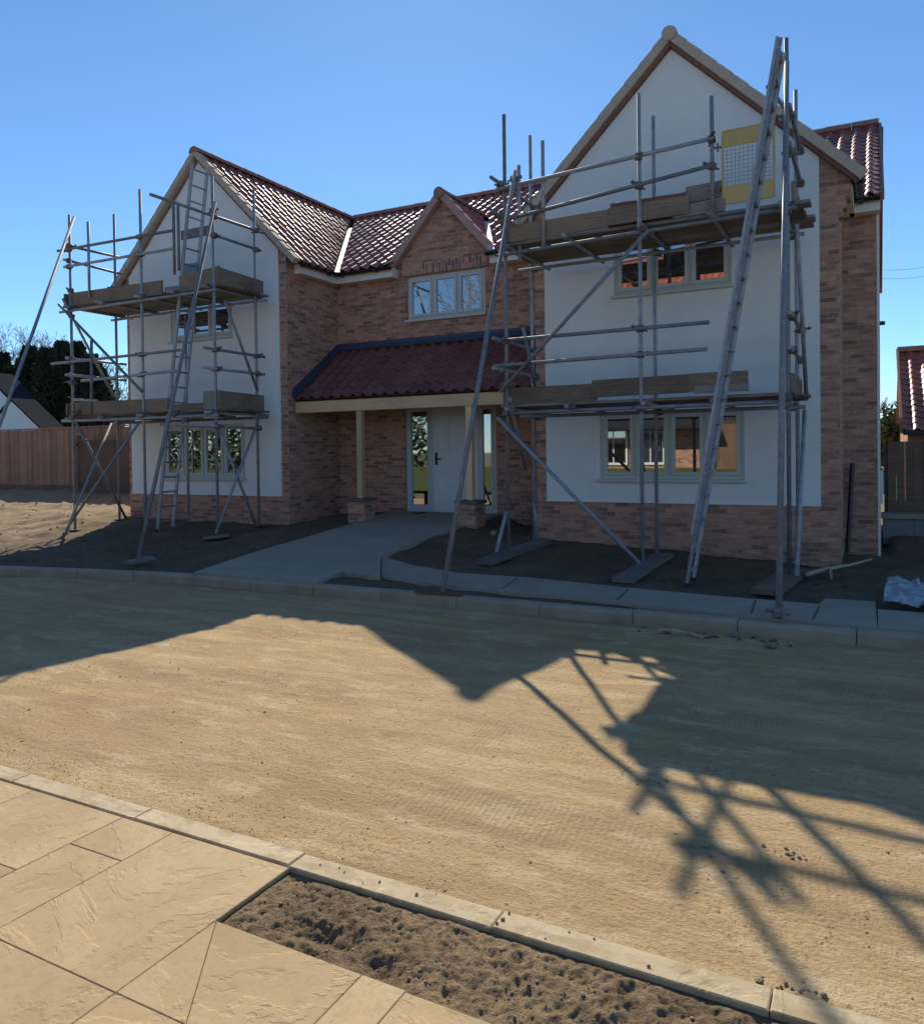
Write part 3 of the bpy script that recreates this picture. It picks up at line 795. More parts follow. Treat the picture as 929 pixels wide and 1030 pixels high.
# gable slopes
gv = 2.42
for xc, yf in ((XLC, 11.14), (XRC, 11.29)):
    Lg = math.hypot(1, SL)*gv
    for s in (1, -1):
        a, b = valley_line(xc, s)
        e = AP-SL*gv
        w_ = 16.45-yf
        cl = [vplane(a+(a-b)*.0, b, (xc, 11.5, 0))]
        if s == 1 or xc == XRC:
            pantiles("roof_slope", (xc+s*gv, yf, e), (0, 1, 0), (-s, 0, SL), w_, Lg, cl, uvoff=130+40*s+int(abs(xc)*9))
        else:
            pantiles("roof_slope", (xc+s*gv, yf, e), (0, 1, 0), (-s, 0, SL), w_, Lg, [], uvoff=230)
# small gable slopes
for s in (1, -1):
    hw = (DA-EAVE)/DS+.06
    a = dc if s == 1 else da
    pantiles("small_roof_slope", (DX+s*hw, 12.66, DA-DS*hw), (0, 1, 0), (-s, 0, DS), 2.0, math.hypot(1, DS)*hw, [vplane(a, db, (DX, 12.6, 0))], uvoff=300+20*s)
# valleys: bright liner strip lying in each valley
def valley(a, b, z0, z1, t0=.0, t1=1.0, w_=.075, up=.03):
    A = Vector((a.x, a.y, z0)); B = Vector((b.x, b.y, z1)); d = (B-A)
    P = A+d*t0+Vector((0, 0, up)); Q = A+d*t1+Vector((0, 0, up))
    bm = bmesh.new(); bar(bm, P, Q, w_*2, .012, side=d.cross(Vector((0, 0, 1)))); return obj("valley_liner", bm, M['valley'], house)
valley(la, lb, EAVE, AP, -.02, .80, .075); valley(ra, rb, EAVE, AP, -.02, .8, .085); valley(rc, rd, EAVE, AP, -.02, .9, .07)
valley(dc, db, EAVE, DA, -.02, .85, .07); valley(da, db, EAVE, DA, -.02, .85, .07)
# ridge tiles
def ridge(a, b, r=.115, seg=.45, name="ridge_tiles", mat='ridge', endcap=True):
    a = Vector(a); b = Vector(b); L = (b-a).length; n = max(1, int(round(L/seg))); d = (b-a)/L
    s = d.cross(Vector((0, 0, 1))).normalized(); bm = bmesh.new()
    for k in range(n):
        p = a+d*(L*k/n+.004); q = a+d*(L*(k+1)/n-.004); rr_ = r+random.uniform(-.003, .003); K = 8
        A, B = [], []
        for i in range(K+1):
            t = PI*i/K; o = s*math.cos(t)*rr_+Vector((0, 0, math.sin(t)*rr_*.95))
            A.append(bm.verts.new(p+o*1.03)); B.append(bm.verts.new(q+o*.98))
        for i in range(K): bm.faces.new((A[i], A[i+1], B[i+1], B[i]))
        bm.faces.new(A[::-1]); bm.faces.new(B)
    return obj(name, bm, M[mat], house)
ridge((XLC, RY, 7.55), (XM1+.03, RY, 7.55), .13); ridge((XLC, 11.12, 7.5), (XLC, 16.4, 7.5), .12); ridge((XRC, 11.26, 7.5), (XRC, 16.4, 7.5), .10)
ridge((DX, 12.62, DA-.01), (DX, 14.6, DA-.01), .10)
bm = bmesh.new(); tube(bm, (XRC, 11.25, 7.495), (XRC, 11.29, 7.495), .10, 20); obj("ridge_end_disc", bm, M['verge'], house)
bm = bmesh.new(); tube(bm, (DX, 12.61, DA-.015), (DX, 12.65, DA-.015), .105, 20); obj("ridge_end_disc", bm, M['ridge'], house)
# verges: one clipped unit per tile course, with brick undercloak beneath
def verge(xc, yf, apex, slope, half, unit, hgt, mat, under=True, dpt=.13, zoff=.0):
    for s in (1, -1):
        bm = bmesh.new(); n = int(half*math.hypot(1, slope)/unit); d = Vector((s, 0, -slope)).normalized(); nn = Vector((s*slope, 0, 1)).normalized()
        P0 = Vector((xc, yf, apex+zoff)); T = half*math.hypot(1, slope)
        for k in range(n+1):
            a = T*k/(n+1); b = T*(k+1)/(n+1)
            p = P0+d*a; q = P0+d*(b-.003)
            f_ = math.hypot(1, slope); V_ = Vector((0, 0, 1))
            pts = [p+nn*.055, q+nn*.066, q-nn*(hgt-.07), p-nn*(hgt-.07)] if k else [P0+V_*.055*f_+Vector((s*.002, 0, 0)), q+nn*.066, q-nn*(hgt-.07), P0-V_*(hgt-.07)*f_+Vector((s*.002, 0, 0))]
            prism(bm, pts, (0, dpt, 0))
        vo = obj("verge", bm, M[mat], house)
        if under:
            bm = bmesh.new(); p = P0+d*.06; q = P0+d*(T-.03)
            f_ = math.hypot(1, slope); V_ = Vector((0, 0, 1)); e_ = Vector((s*.002, 0, 0))
            prism(bm, [P0-V_*(hgt-.068)*f_+e_, q-nn*(hgt-.068), q-nn*(hgt-.025), P0-V_*(hgt-.025)*f_+e_], (0, dpt+.01, 0))
            bmesh.ops.translate(bm, verts=bm.verts, vec=(0, .05, 0))
            obj("undercloak", bm, M['undercloak'], vo)
verge(XRC, 11.28, AP, SL, 2.44, .305, .135, 'verge'); verge(XLC, 11.13, AP, SL, 2.44, .305, .115, 'verge', under=False)
verge(DX, 12.645, DA, DS, 1.17, .305, .14, 'verge_pink', under=False)
# right hand main verge
bm = bmesh.new(); bar(bm, (XM1+.045, EY, EAVE-.03), (XM1+.045, RY, 7.52), .05, .12, side=(1, 0, 0)); obj("verge", bm, M['ridge'], house)
# eaves: fascia and gutter
def gutter(a, b, out):
    a = Vector(a); b = Vector(b); o = Vector(out); bm = bmesh.new(); K = 6; r = .058
    def sec(p):
        L = []
        for i in range(K+1):
            t = PI*i/K; L.append(p+o*(r*math.cos(t)*-1+r)+Vector((0, 0, -r*math.sin(t))))
        for i in range(K, -1, -1):
            t = PI*i/K; L.append(p+o*(r*.86*math.cos(t)*-1+r)+Vector((0, 0, -r*.86*math.sin(t)+.002)))
        return [bm.verts.new(c) for c in L]
    A, B = sec(a), sec(b); n = len(A)
    for i in range(n): bm.faces.new((A[i], A[(i+1) % n], B[(i+1) % n], B[i]))
    bm.faces.new(A); bm.faces.new(B[::-1])
    k = 0; L = (b-a).length; d = (b-a)/L
    while k*.8+.2 < L:
        p = a+d*(k*.8+.2); box(bm, p-d*.02+Vector((-.004, -.004, -.07)), p+d*.02+o*.125+Vector((.004, .004, .012)).copy()) if True else 0; k += 1
    return obj("gutter", bm, M['black'], house)
fz0, fz1 = 4.955, 5.13
for x0, x1 in ((XL1+.10, DX-1.02), (DX+1.04, XR0-.10), (XR1+.1, XM1+.02)):
    obj("fascia", bx((x0, EY+.10, fz0), (x1, YM-.001, fz1)), M['fascia'], house)
    gutter((x0-.05 if x0 > -9 else x0+.02, EY+.098, 5.135), (x1, EY+.098, 5.135), (0, -1, 0))
for x0, s, y0, y1 in ((XL1, 1, 11.50, EY+.09), (XR0, -1, 11.66, EY+.09), (XR1, 1, 11.60, EY+.09), (XL0, -1, 11.22, 16)):
    obj("fascia", bx((min(x0, x0+s*.16), y0, fz0-.0), (max(x0, x0+s*.16), y1+.2, fz1+.0)), M['fascia'], house)
    gutter((x0+s*.162, y0-.2, 5.135), (x0+s*.162, y1, 5.135), (s, 0, 0))
# brick kneelers under the verge feet
for x0, s, Y in ((XR1, 1, YR), (XL0, -1, YL)):
    bm = bmesh.new()
    for k in range(3): box(bm, (min(x0, x0+s*(.05+.045*k)), Y+.001*k, 4.62+.11*k), (max(x0, x0+s*(.05+.045*k)), Y+.22, 4.73+.11*k-.002))
    xo = x0+s*.15; xm_ = XRC if x0 == XR1 else XLC; zr_ = lambda x: AP-.10-SL*abs(x-xm_)
    prism(bm, [(x0, Y+.006, 4.95), (xo, Y+.006, 4.95), (xo, Y+.006, zr_(xo)), (x0, Y+.006, zr_(x0))], (0, .2, 0))
    obj("kneeler", bm, M['brick'], house)
# porch
PX0, PX1, PYF = XL1+.002, XR0-.002, 11.40
psl = (3.66-2.62)/(YM-PYF)
pr = pantiles("porch_roof", (PX0, PYF, 2.62), (1, 0, 0), (0, 1, psl), PX1-PX0, (YM-.05-PYF)*math.hypot(1, psl), [], uvoff=400, mat='tile_shaded')
bm = bmesh.new()
bar(bm, (PX0, YM-.06, 3.69), (PX1, YM-.06, 3.69), .13, .03, side=(0, 1, psl)); box(bm, (PX0, YM-.018, 3.68), (PX1, YM-.003, 3.80))
for xx, s in ((PX0, 1), (PX1, -1)):
    bar(bm, (xx+s*.04, PYF-.02, 2.67), (xx+s*.04, YM-.05, 3.68), .08, .03, side=(1, 0, 0)); 
    prism(bm, [(xx+s*.004, PYF-.02, 2.70), (xx+s*.004, YM-.05, 3.71), (xx+s*.004, YM-.05, 3.79), (xx+s*.004, PYF-.02, 2.80)], (s*.012, 0, 0))
obj("lead_flashing", bm, M['lead'], pr)
obj("porch_beam", bx((PX0+.004, 11.46, 2.36), (PX1-.004, 11.61, 2.57), .008), M['oak'], house)
bm = bmesh.new(); prism(bm, [(PX0+.004, 11.62, 2.58), (PX0+.004, YM-.01, 3.54), (PX0+.004, YM-.01, 3.5), (PX0+.004, 11.62, 2.54)], (PX1-PX0-.008, 0, 0)); obj("porch_soffit", bm, M['board'], house)
for xc in (-8.13, -5.93):
    obj("porch_post", bx((xc-.055, 11.48, .80), (xc+.055, 11.59, 2.36), .006), M['oak'], house)
    pi = obj("brick_pier", bx((xc-.175, 11.36, .1), (xc+.175, 11.71, .745)), M['brick'], house)
    obj("pier_cap", bx((xc-.205, 11.33, .745), (xc+.205, 11.74, .80), .008), M['piercap'], pi)
# wall details right
obj("meter_box", bx((XM1, 13.2, .75), (XM1+.045, 13.4, 1.25), .01), M['white'], house)
bm = bmesh.new(); tube(bm, (XM1-.01, 12.95, 3.4), (XM1+.075, 12.95, 3.4), .03); obj("vent_pipe", bm, M['black'], house)
obj("corner_bead", bx((XM1-.03, YM-.008, 0), (XM1+.008, YM+.03, 4.95)), M['fascia'], house)

# ------------------------------------------------------------------ scaffolding
TR = .0255
cm_bm = bmesh.new()
box(cm_bm, (-.042, -.036, -.036), (.042, .036, .036), .012); tube(cm_bm, (.0, .0, .0), (.075, .03, .02), .011, 6); tube(cm_bm, (0, 0, 0), (-.07, -.035, -.02), .011, 6); tube(cm_bm, (.06, .02, .016), (.082, .034, .022), .019, 6)
bmesh.ops.recalc_face_normals(cm_bm, faces=cm_bm.faces); cme = bpy.data.meshes.new("coupler"); cm_bm.to_mesh(cme); cm_bm.free(); cme.materials.append(M['coupler'])
def stube(root, name, a, b, r=TR, mat='steel'):
    bm = bmesh.new(); tube(bm, a, b, r, 12); o = obj(name, bm, M[mat], root, uv=False)
    for p in o.data.polygons: p.use_smooth = len(p.vertices) == 4
    return o
def coup(root, p):
    o = bpy.data.objects.new("coupler", cme); COL.objects.link(o); o.parent = root; o.location = Vector(p)-wloc(root)
    o.scale = (1.2, 1.2, 1.2); o.rotation_euler = (random.uniform(-.3, .3), random.uniform(-.3, .3), random.choice((0, 1.57, 3.14, 4.7))+random.uniform(-.2, .2))
def plate(root, x, y, z):
    bm = bmesh.new(); box(bm, (x-.075, y-.075, z), (x+.075, y+.075, z+.008)); tube(bm, (x, y, z+.008), (x, y, z+.09), .019, 8); obj("base_plate", bm, M['coupler'], root)
def std(root, x, y, z1, z0=None):
    z0 = soil_z(x, y)+.03 if z0 is None else z0
    stube(root, "standard", (x, y, z0), (x, y, z1)); return z0
def plank(root, name, a, b, wd=.225, th=.038, side=None, mat='board'):
    bm = bmesh.new(); bar(bm, a, b, wd, th, side)
    d = (Vector(b)-Vector(a)).normalized(); s = Vector(side) if side is not None else None
    uvl = bm.loops.layers.uv.verify(); bm.normal_update(); sd = Vector(side).normalized(); tt = sd.cross(d)
    off = random.uniform(0, 20)
    for f in bm.faces:
        for lp in f.loops:
            c = lp.vert.co; lp[uvl].uv = (c.dot(d)+off, c.dot(sd)+c.dot(tt)+off)
    # steel end bands
    return obj(name, bm, M[mat], root, uv=False)

# --- right scaffold
RS = thing("tube_scaffold", "steel tube scaffold with timber decks in front of the right-hand gable", "scaffold", (-2.65, 9.8, .1), "scaffolds along the front of the house")
Yo, Yi = 9.8, 10.98
xA, xB, xC = -4.46, -2.605, -.885
for x, zo, zi in ((xA, 6.2, 6.35), (xB, 6.07, 6.25), (xC, 6.32, 6.2)):
    z0 = std(RS, x, Yo, zo); plate(RS, x, Yo, z0-.03+.045)
    z0 = std(RS, x-.11 if x < -1 else x, Yi, zi)
stube(RS, "standard", (-1.72, Yo, 4.36), (-1.72, Yo, at_y(713, 97, Yo).z)); stube(RS, "standard", (-3.90, Yo, 4.30), (-3.90, Yo, at_y(543, 142, Yo).z))
stube(RS, "standard", (-4.30, Yo+.12, 4.2), (-4.30, Yo+.12, 5.52))
yl = Yo-.055
zU, zLo = 4.335, 2.125            # ledger heights of the two lifts
def P(px, py, Y): return at_y(px, py, Y)
stube(RS, "ledger", P(500, 257, yl), P(800, 208, yl)); stube(RS, "ledger", P(513, 415.5, yl), P(786, 404, yl))
stube(RS, "ledger", (xA-.3, Yi-.055, zU), (xC+.1, Yi-.055, zU)); stube(RS, "ledger", (xA-.3, Yi-.055, zLo), (xC+.1, Yi-.055, zLo))
stube(RS, "guard_rail", P(499, 190.5, yl), P(718, 138.5, yl)); stube(RS, "guard_rail", P(503, 222.5, yl), P(718, 165.5, yl))
stube(RS, "guard_rail", P(499, 343, yl), P(713, 324, yl)); stube(RS, "guard_rail", P(497, 368, yl), P(711, 351, yl))
for x in (xA, xB, -1.72):
    for p0, p1 in (((499, 190.5), (718, 138.5)), ((503, 222.5), (718, 165.5))):
        a, b = P(*p0, yl), P(*p1, yl); coup(RS, a+(b-a)*((x-a.x)/(b.x-a.x))+Vector((0, .03, 0)))
for x in (xA, xB):
    for p0, p1 in (((499, 343), (713, 324)), ((497, 368), (711, 351))):
        a, b = P(*p0, yl), P(*p1, yl); coup(RS, a+(b-a)*((x-a.x)/(b.x-a.x))+Vector((0, .03, 0)))
for x in (xA, xB, xC):
    for z in (zU, zLo): coup(RS, (x, Yo-.03, z)); coup(RS, (x-.05, Yi-.02, z))
for x in (xA+.05, -3.55, xB+.06, -1.72, xC-.06):
    stube(RS, "transom", (x, Yo-.2, zU+.055), (x, 11.3, zU+.055)); stube(RS, "transom", (x, Yo-.16, zLo+.055), (x, 11.3, zLo+.055)); coup(RS, (x, Yo-.05, zU+.05)); coup(RS, (x+.05, Yo-.05, zLo+.05))
# return rails at both ends
for x, zz in ((xA-.05, (5.26, 4.82, 3.12, 2.72)), (xC+.055, (5.42, 5.0, 3.12, 2.73))):
    for z in zz: stube(RS, "guard_rail", (x, Yo-.33, z), (x, Yi+.12, z)); coup(RS, (x, Yo, z)); coup(RS, (x, Yi, z))
stube(RS, "guard_rail", P(772, 87, 9.3), P(797, 118, 10.95))
# braces
stube(RS, "brace", P(652, 231, Yo-.11), P(503, 394, Yo-.11)); stube(RS, "brace", P(500, 420, Yo-.11), P(650, 574, Yo-.11))
stube(RS, "brace", P(801, 225, Yo), P(811, 402, Yi)); stube(RS, "brace", P(809, 413, Yi), P(801, 580, Yo-.15)); stube(RS, "brace", P(526, 330, Yo), P(541, 402, Yi)); stube(RS, "brace", P(512, 400, Yo), P(529, 472, Yi))
stube(RS, "brace", P(499, 556, Yo-.35), P(509, 515, Yo-.04)); stube(RS, "brace", P(537, 505, Yi-.1), P(541, 545, Yi-.1))
coup(RS, P(647, 236, Yo-.06)); coup(RS, P(511, 386, Yo-.06)); coup(RS, P(511, 432, Yo-.06))
# rakers to the kerb
stube(RS, "raker", at_z(445, 596, .15), P(518, 172, Yo-.09), .0275); ra_ = at_z(783, 622, .145); stube(RS, "raker", ra_, P(791, 62, Yo-.1), .0285)
coup(RS, P(517, 180, Yo-.05)); coup(RS, ra_+Vector((0, 0, .05))); coup(RS, P(790, 118, Yo-.05))
# decks
def deck(root, x0, x1, y0, n, z, split, mats):
    for k in range(n):
        yy = y0+.115+k*.232; zz = z+random.uniform(-.004, .004)
        xs_ = [x0+random.uniform(-.05, .05)]+split+[x1+random.uniform(-.06, .06)]
        for a, b in zip(xs_, xs_[1:]):
            plank(root, "deck_board", (a+.004, yy, zz), (b-.004, yy, zz+random.uniform(-.006, .006)), side=(0, 1, 0), mat=random.choice(mats))
deck(RS, xA-.12, xC+.2, Yo+.04, 5, zU+.105, [-2.52], ['board', 'board', 'board_grey']); deck(RS, xA-.1, xC+.14, Yo+.04, 5, zLo+.105, [-2.7], ['board', 'board', 'board_grey'])
def toe(root, a, b, h=.225, mat='board', side=(0, 0, 1)): plank(root, "toe_board", a, b, wd=h, th=.036, side=side, mat=mat)
yt_ = Yo+.05
toe(RS, (xA-.02, yt_, zU+.24), (-3.02, yt_, zU+.25)); toe(RS, (-3.01, yt_-.03, zU+.26), (-2.0, yt_-.03, zU+.26), mat='board'); toe(RS, (-2.2, yt_-.004, zU+.20), (-1.58, yt_-.004, zU+.20), .15, 'board_grey')
toe(RS, (-2.05, Yo+.10, zU+.40), (-1.62, Yo+.10, zU+.41), .2, 'board_grey')
toe(RS, (xC+.06, Yo-.02, zU+.22), (xC+.06, Yi+.1, zU+.22)); toe(RS, (xA-.02, yt_, zLo+.235), (-3.2, yt_, zLo+.235)); toe(RS, (-3.25, yt_-.03, zLo+.275), (-2.02, yt_-.03, zLo+.285)); toe(RS, (-2.02, yt_-.03, zLo+.29), (-1.33, yt_-.03, zLo+.29))
toe(RS, (-1.95, yt_-.06, zLo+.20), (-1.32, yt_-.06, zLo+.205), .09, 'board_grey'); toe(RS, (xC+.04, Yo-.02, zLo+.23), (xC+.04, Yi, zLo+.23)); toe(RS, (xA-.03, Yo-.03, zU+.22), (xA-.03, Yi, zU+.22)); toe(RS, (xA-.03, Yo-.03, zLo+.22), (xA-.03, Yi, zLo+.22))

# bricks standing behind the toe board
bk = bmesh.new(); box(bk, (-.0325, -.1, 0), (.0325, .1, .13), .004); bmesh.ops.recalc_face_normals(bk, faces=bk.faces); bme = bpy.data.meshes.new("loose_brick"); bk.to_mesh(bme); bk.free(); bme.materials.append(M['redbrick_loose'])
b0 = bpy.data.objects.new("loose_brick", bme); tag(b0, "red brick in the row standing behind the upper front toe board", "brick", "bricks stacked on the upper right deck")
for k in range(14):
    o = b0 if k == 0 else b0.copy(); COL.objects.link(o); o.location = (-2.98+k*.071, Yo+.20+random.uniform(-.01, .01), zU+.32+random.uniform(-.004, .004)); o.rotation_euler = (0, 0, random.uniform(-.05, .05))
pb_ = tag(obj("timber_bearer", bx((-3.04, Yo+.10, zU+.126), (-1.98, Yo+.30, zU+.318), .006), M['board']), "timber bearer under the row of bricks behind the upper toe board", "timber")

# yellow mesh gate
gx0, gx1, gz0, gz1 = -1.605, -1.03, 4.545, 5.41
gate = thing("safety_gate", "yellow framed mesh safety gate at the top of the ladder", "safety gate", (gx0, 9.85, gz0))
bm = bmesh.new()
for a, b in (((gx0, gz0), (gx0, gz1)), ((gx0, gz1), (gx1, gz1)), ((gx1, gz1), (gx1, gz0)), ((gx1, gz0), (gx0, gz0))): tube(bm, (a[0], 9.85, a[1]), (b[0], 9.85, b[1]), .014, 8)
obj("frame", bm, M['yellow'], gate)
obj("panel", bx((gx0, 9.845, gz1-.19), (gx1, 9.852, gz1)), M['yellow'], gate); obj("panel", bx((gx0, 9.845, gz0), (gx1, 9.852, gz0+.21)), M['yellow'], gate)
bm = bmesh.new()
for k in range(1, 12): x = gx0+(gx1-gx0)*k/12; tube(bm, (x, 9.849, gz0+.2), (x, 9.849, gz1-.18), .0028, 5)
for k in range(0, 11): z = gz0+.21+(gz1-gz0-.4)*k/10; tube(bm, (gx0, 9.853, z), (gx1, 9.853, z), .0028, 5)
obj("wire_mesh", bm, M['alu'], gate)
for z in (5.23, 4.74):
    bm = bmesh.new(); tube(bm, (-1.72, 9.83, z), (-1.605, 9.85, z), .014, 6); tube(bm, (-1.66, 9.84, z-.05), (-1.66, 9.84, z+.05), .012, 6); obj("hinge", bm, M['coupler'], gate)

# ladders
def ladder(name, label, a0, a1, b0, b1, rungs, ext=None, group="ladders on the scaffolds", dep=.06):
    t = thing(name, label, "ladder", a0, group)
    a0, a1, b0, b1 = map(Vector, (a0, a1, b0, b1)); d = (a1-a0).normalized(); side = (b0-a0).normalized(); fl = d.cross(side).normalized()
    for p, q in ((a0, a1), (b0, b1)):
        bm = bmesh.new(); bar(bm, p, q, dep, .030, side=fl); obj("stile", bm, M['alu'], t)
        bm = bmesh.new(); tube(bm, p-d*.02, p+d*.04, .03, 8); obj("foot", bm, M['black'], t)
    L = (a1-a0).length
    for k in range(rungs):
        s = (k+.6)/rungs; bm = bmesh.new(); tube(bm, a0+(a1-a0)*s-side*.02, b0+(b1-b0)*s+side*.02, .016, 8); obj("rung", bm, M['alu'], t)
    if ext:
        s0, off, top = ext
        for p, q in ((a0, a1), (b0, b1)):
            dd = (q-p).normalized(); bm = bmesh.new(); bar(bm, p+dd*s0+fl*off+side*.004, q+dd*top+fl*off+side*.004, .032, .028, side=fl); obj("extension_stile", bm, M['alu'], t)
        k = s0+.15
        while k < L+top-.1:
            bm = bmesh.new(); tube(bm, a0+d*k+fl*off, b0+d*k+fl*off, .015, 8); obj("extension_rung", bm, M['alu'], t); k += .27
    return t
g1 = soil_z(-11.5, 10); LB = at_z(690, 590, .125); LT = at_y(785, 38, 9.05)
ladder("ladder", "long pole ladder rising through the left scaffold to the gable peak", (-11.57, 10.0, g1+.03), (-10.53, 10.0, 6.73), (-11.60, 10.38, g1+.03), (-10.56, 10.38, 6.75), 24)
ladder("ladder", "grey extension ladder leaning on the right scaffold beside the yellow gate", LB, LT, LB+Vector((.0, .36, .01)), LT+Vector((0, .36, 0)), 22, ext=(.55, .036, .02), dep=.036)

# --- left scaffold
LSC = thing("tube_scaffold", "steel tube scaffold wrapping the left-hand gable with two timber decks", "scaffold", (-11.7, 9.8, .25), "scaffolds along the front of the house")
xL, xM, xR = -13.58, -11.63, -9.87
Yi2 = 10.8
for x, y, z1 in ((xL, Yo, 6.22), (xM, Yo, at_y(142, 190, Yo).z), (xR, Yo, at_y(213.5, 177, Yo).z), (xL, Yi2, at_y(111.6, 216, Yi2).z), (xR, Yi2, at_y(252, 191, Yi2).z), (xM, Yi2, 4.3)):
    z0 = std(LSC, x, y, z1); plate(LSC, x, y, z0-.02)
for px0, pt, pb2 in ((88.5, 223, 300), (174.3, 205, 276), (179, 207, 272)): 
    p = at_y(px0, pt, Yo-.03); q = at_y(px0, pb2, Yo-.03); stube(LSC, "standard", (p.x, Yo-.03, q.z), (p.x, Yo-.03, p.z))
zLU, zLL = 4.38, 2.27
stube(LSC, "ledger", (xL-.25, yl, zLU), (xR+.1, yl, zLU)); stube(LSC, "ledger", (xL-.25, yl, zLL+.02), (xR+.1, yl, zLL)); stube(LSC, "ledger", (xL-.2, Yi2+.055, zLU), (xR+.2, Yi2+.055, zLU)); stube(LSC, "ledger", (xL-.2, Yi2+.055, zLL), (xR+.2, Yi2+.055, zLL))
for p0, p1 in (((58, 252.3), (174.5, 231.5)), ((64.5, 268.5), (175, 249.8)), ((52, 366), (181, 352)), ((82, 383), (181, 372.5))):
    a, b = P(*p0, yl), P(*p1, yl); stube(LSC, "guard_rail", a, b)
    for x in (xL, xM): coup(LSC, a+(b-a)*((x-a.x)/(b.x-a.x))+Vector((0, .03, 0)))
for p0, p1 in (((67, 247), (122, 259)), ((64.5, 261), (122, 275.5)), ((66, 360), (127, 366.5)), ((67, 377), (127, 382.5))):
    a = at_x(*p0, xL-.05); b = at_x(*p1, xL-.05); stube(LSC, "guard_rail", a, b); coup(LSC, (xL-.03, Yo, a.z+(b.z-a.z)*.15))
for p0, p1 in (((151, 195.3), (266, 234.5)), ((211, 234.8), (262, 252)), ((205, 349.5), (266, 359)), ((204, 369.5), (266, 376.5)), ((197, 427.5), (262, 431))):
    a = at_x(*p0, xR+.05); b = at_x(*p1, xR+.05); stube(LSC, "guard_rail", a, b)
    for y in (Yo, Yi2): coup(LSC, (xR+.03, y, a.z+(b.z-a.z)*((y-a.y)/(b.y-a.y))))
for p0, p1 in (((59, 306), (143, 394)), ):
    stube(LSC, "brace", P(*p0, Yo-.08), P(*p1, Yo-.08))
for p0, p1 in (((63, 300), (115, 400)), ): stube(LSC, "brace", at_x(*p0, xL-.06), at_x(*p1, xL-.06))
stube(LSC, "brace", P(76, 424, Yo-.06), P(127, 522, Yi2)); stube(LSC, "brace", P(112, 426, Yi2), P(67, 534, Yo-.4)); stube(LSC, "brace", P(139, 426, Yo-.1), P(67, 532, Yo-.12)); stube(LSC, "raker", P(77, 508, Yo-.05), P(66, 538, Yo-.45))
stube(LSC, "brace", at_x(260, 422, xR+.06), at_x(217, 537, xR+.06)); stube(LSC, "brace", at_x(220, 431, xR-.05), at_x(257, 527, xR-.05)); stube(LSC, "brace", at_x(226, 302, xR+.06), at_x(259, 393, xR+.06))
stube(LSC, "ledger", P(161.5, 427, yl-.05), P(218, 428.5, yl-.05)); stube(LSC, "standard", P(92, 342, Yo-.3), P(92, 418, Yo-.3)); stube(LSC, "guard_rail", P(66, 377, Yo-.3), P(96, 379, Yo-.3)); stube(LSC, "guard_rail", P(74, 402, Yo-.3), P(98, 403, Yo-.3))
for q in ((71, 292), (77, 415), (143, 298), (143, 417), (72, 318)): coup(LSC, P(*q, Yo-.05))
for x in (xL+.06, -12.6, xM+.06, -10.75, xR-.05):
    for z in (zLU, zLL): stube(LSC, "transom", (x, Yo-.2, z+.055), (x, Yi2+.35, z+.055)); coup(LSC, (x, Yo-.05, z+.05))
deck(LSC, xL-.16, xM+.55, Yo+.03, 5, zLU+.105, [], ['board', 'board', 'board_grey']); deck(LSC, -10.95, xR+.18, Yo+.03, 5, zLU+.105, [], ['board', 'board', 'board_grey'])
for k in range(2): plank(LSC, "deck_board", (xM+.55, Yo+.77+k*.232, zLU+.105), (-10.98, Yo+.77+k*.232, zLU+.105), side=(0, 1, 0))
deck(LSC, xL-.14, xM+.5, Yo+.03, 5, zLL+.105, [], ['board', 'board', 'board_grey']); deck(LSC, -10.55, xR+.16, Yo+.03, 5, zLL+.105, [], ['board', 'board', 'board_grey'])
for k in range(2): plank(LSC, "deck_board", (xM+.5, Yo+.77+k*.232, zLL+.105), (-10.55, Yo+.77+k*.232, zLL+.105), side=(0, 1, 0))
toe(LSC, (xL-.1, yt_-.02, zLU+.235), (P(164, 280, yt_).x, yt_-.02, zLU+.20), .25); toe(LSC, (xL-.12, Yo-.05, zLU+.23), (xL-.12, Yi2+.25, zLU+.23)); toe(LSC, (xR+.1, Yo-.02, zLU+.25), (xR+.1, Yi2+.08, zLU+.21), .28); toe(LSC, (P(181, 275, yt_).x, yt_, zLU+.2), (xR+.1, yt_, zLU+.27), .3); toe(LSC, (P(164, 280, yt_).x, yt_+.05, zLU+.15), (-10.5, yt_+.05, zLU+.15), .12, 'board_grey')
toe(LSC, (xL-.1, yt_-.02, zLL+.25), (P(170, 400, yt_).x, yt_-.02, zLL+.23), .24); toe(LSC, (xL-.12, Yo-.05, zLL+.24), (xL-.12, Yi2+.25, zLL+.24)); toe(LSC, (xR+.08, Yo-.02, zLL+.27), (xR+.08, Yi2+.08, zLL+.25), .3); toe(LSC, (-10.2, yt_, zLL+.28), (xR+.08, yt_, zLL+.28), .3, 'board_grey'); toe(LSC, (P(170, 400, yt_).x, yt_+.02, zLL+.17), (-10.2, yt_+.02, zLL+.17), .13)
# rakers
lrb = at_z(139, 563, .19); stube(LSC, "raker", lrb, P(216.5, 203, Yo-.08), .0275); coup(LSC, P(214, 212, Yo-.05))
stube(LSC, "raker", at_z(-45, 552, .3), P(74.5, 218, Yo-.1), .027); coup(LSC, P(71, 248, Yo-.06))

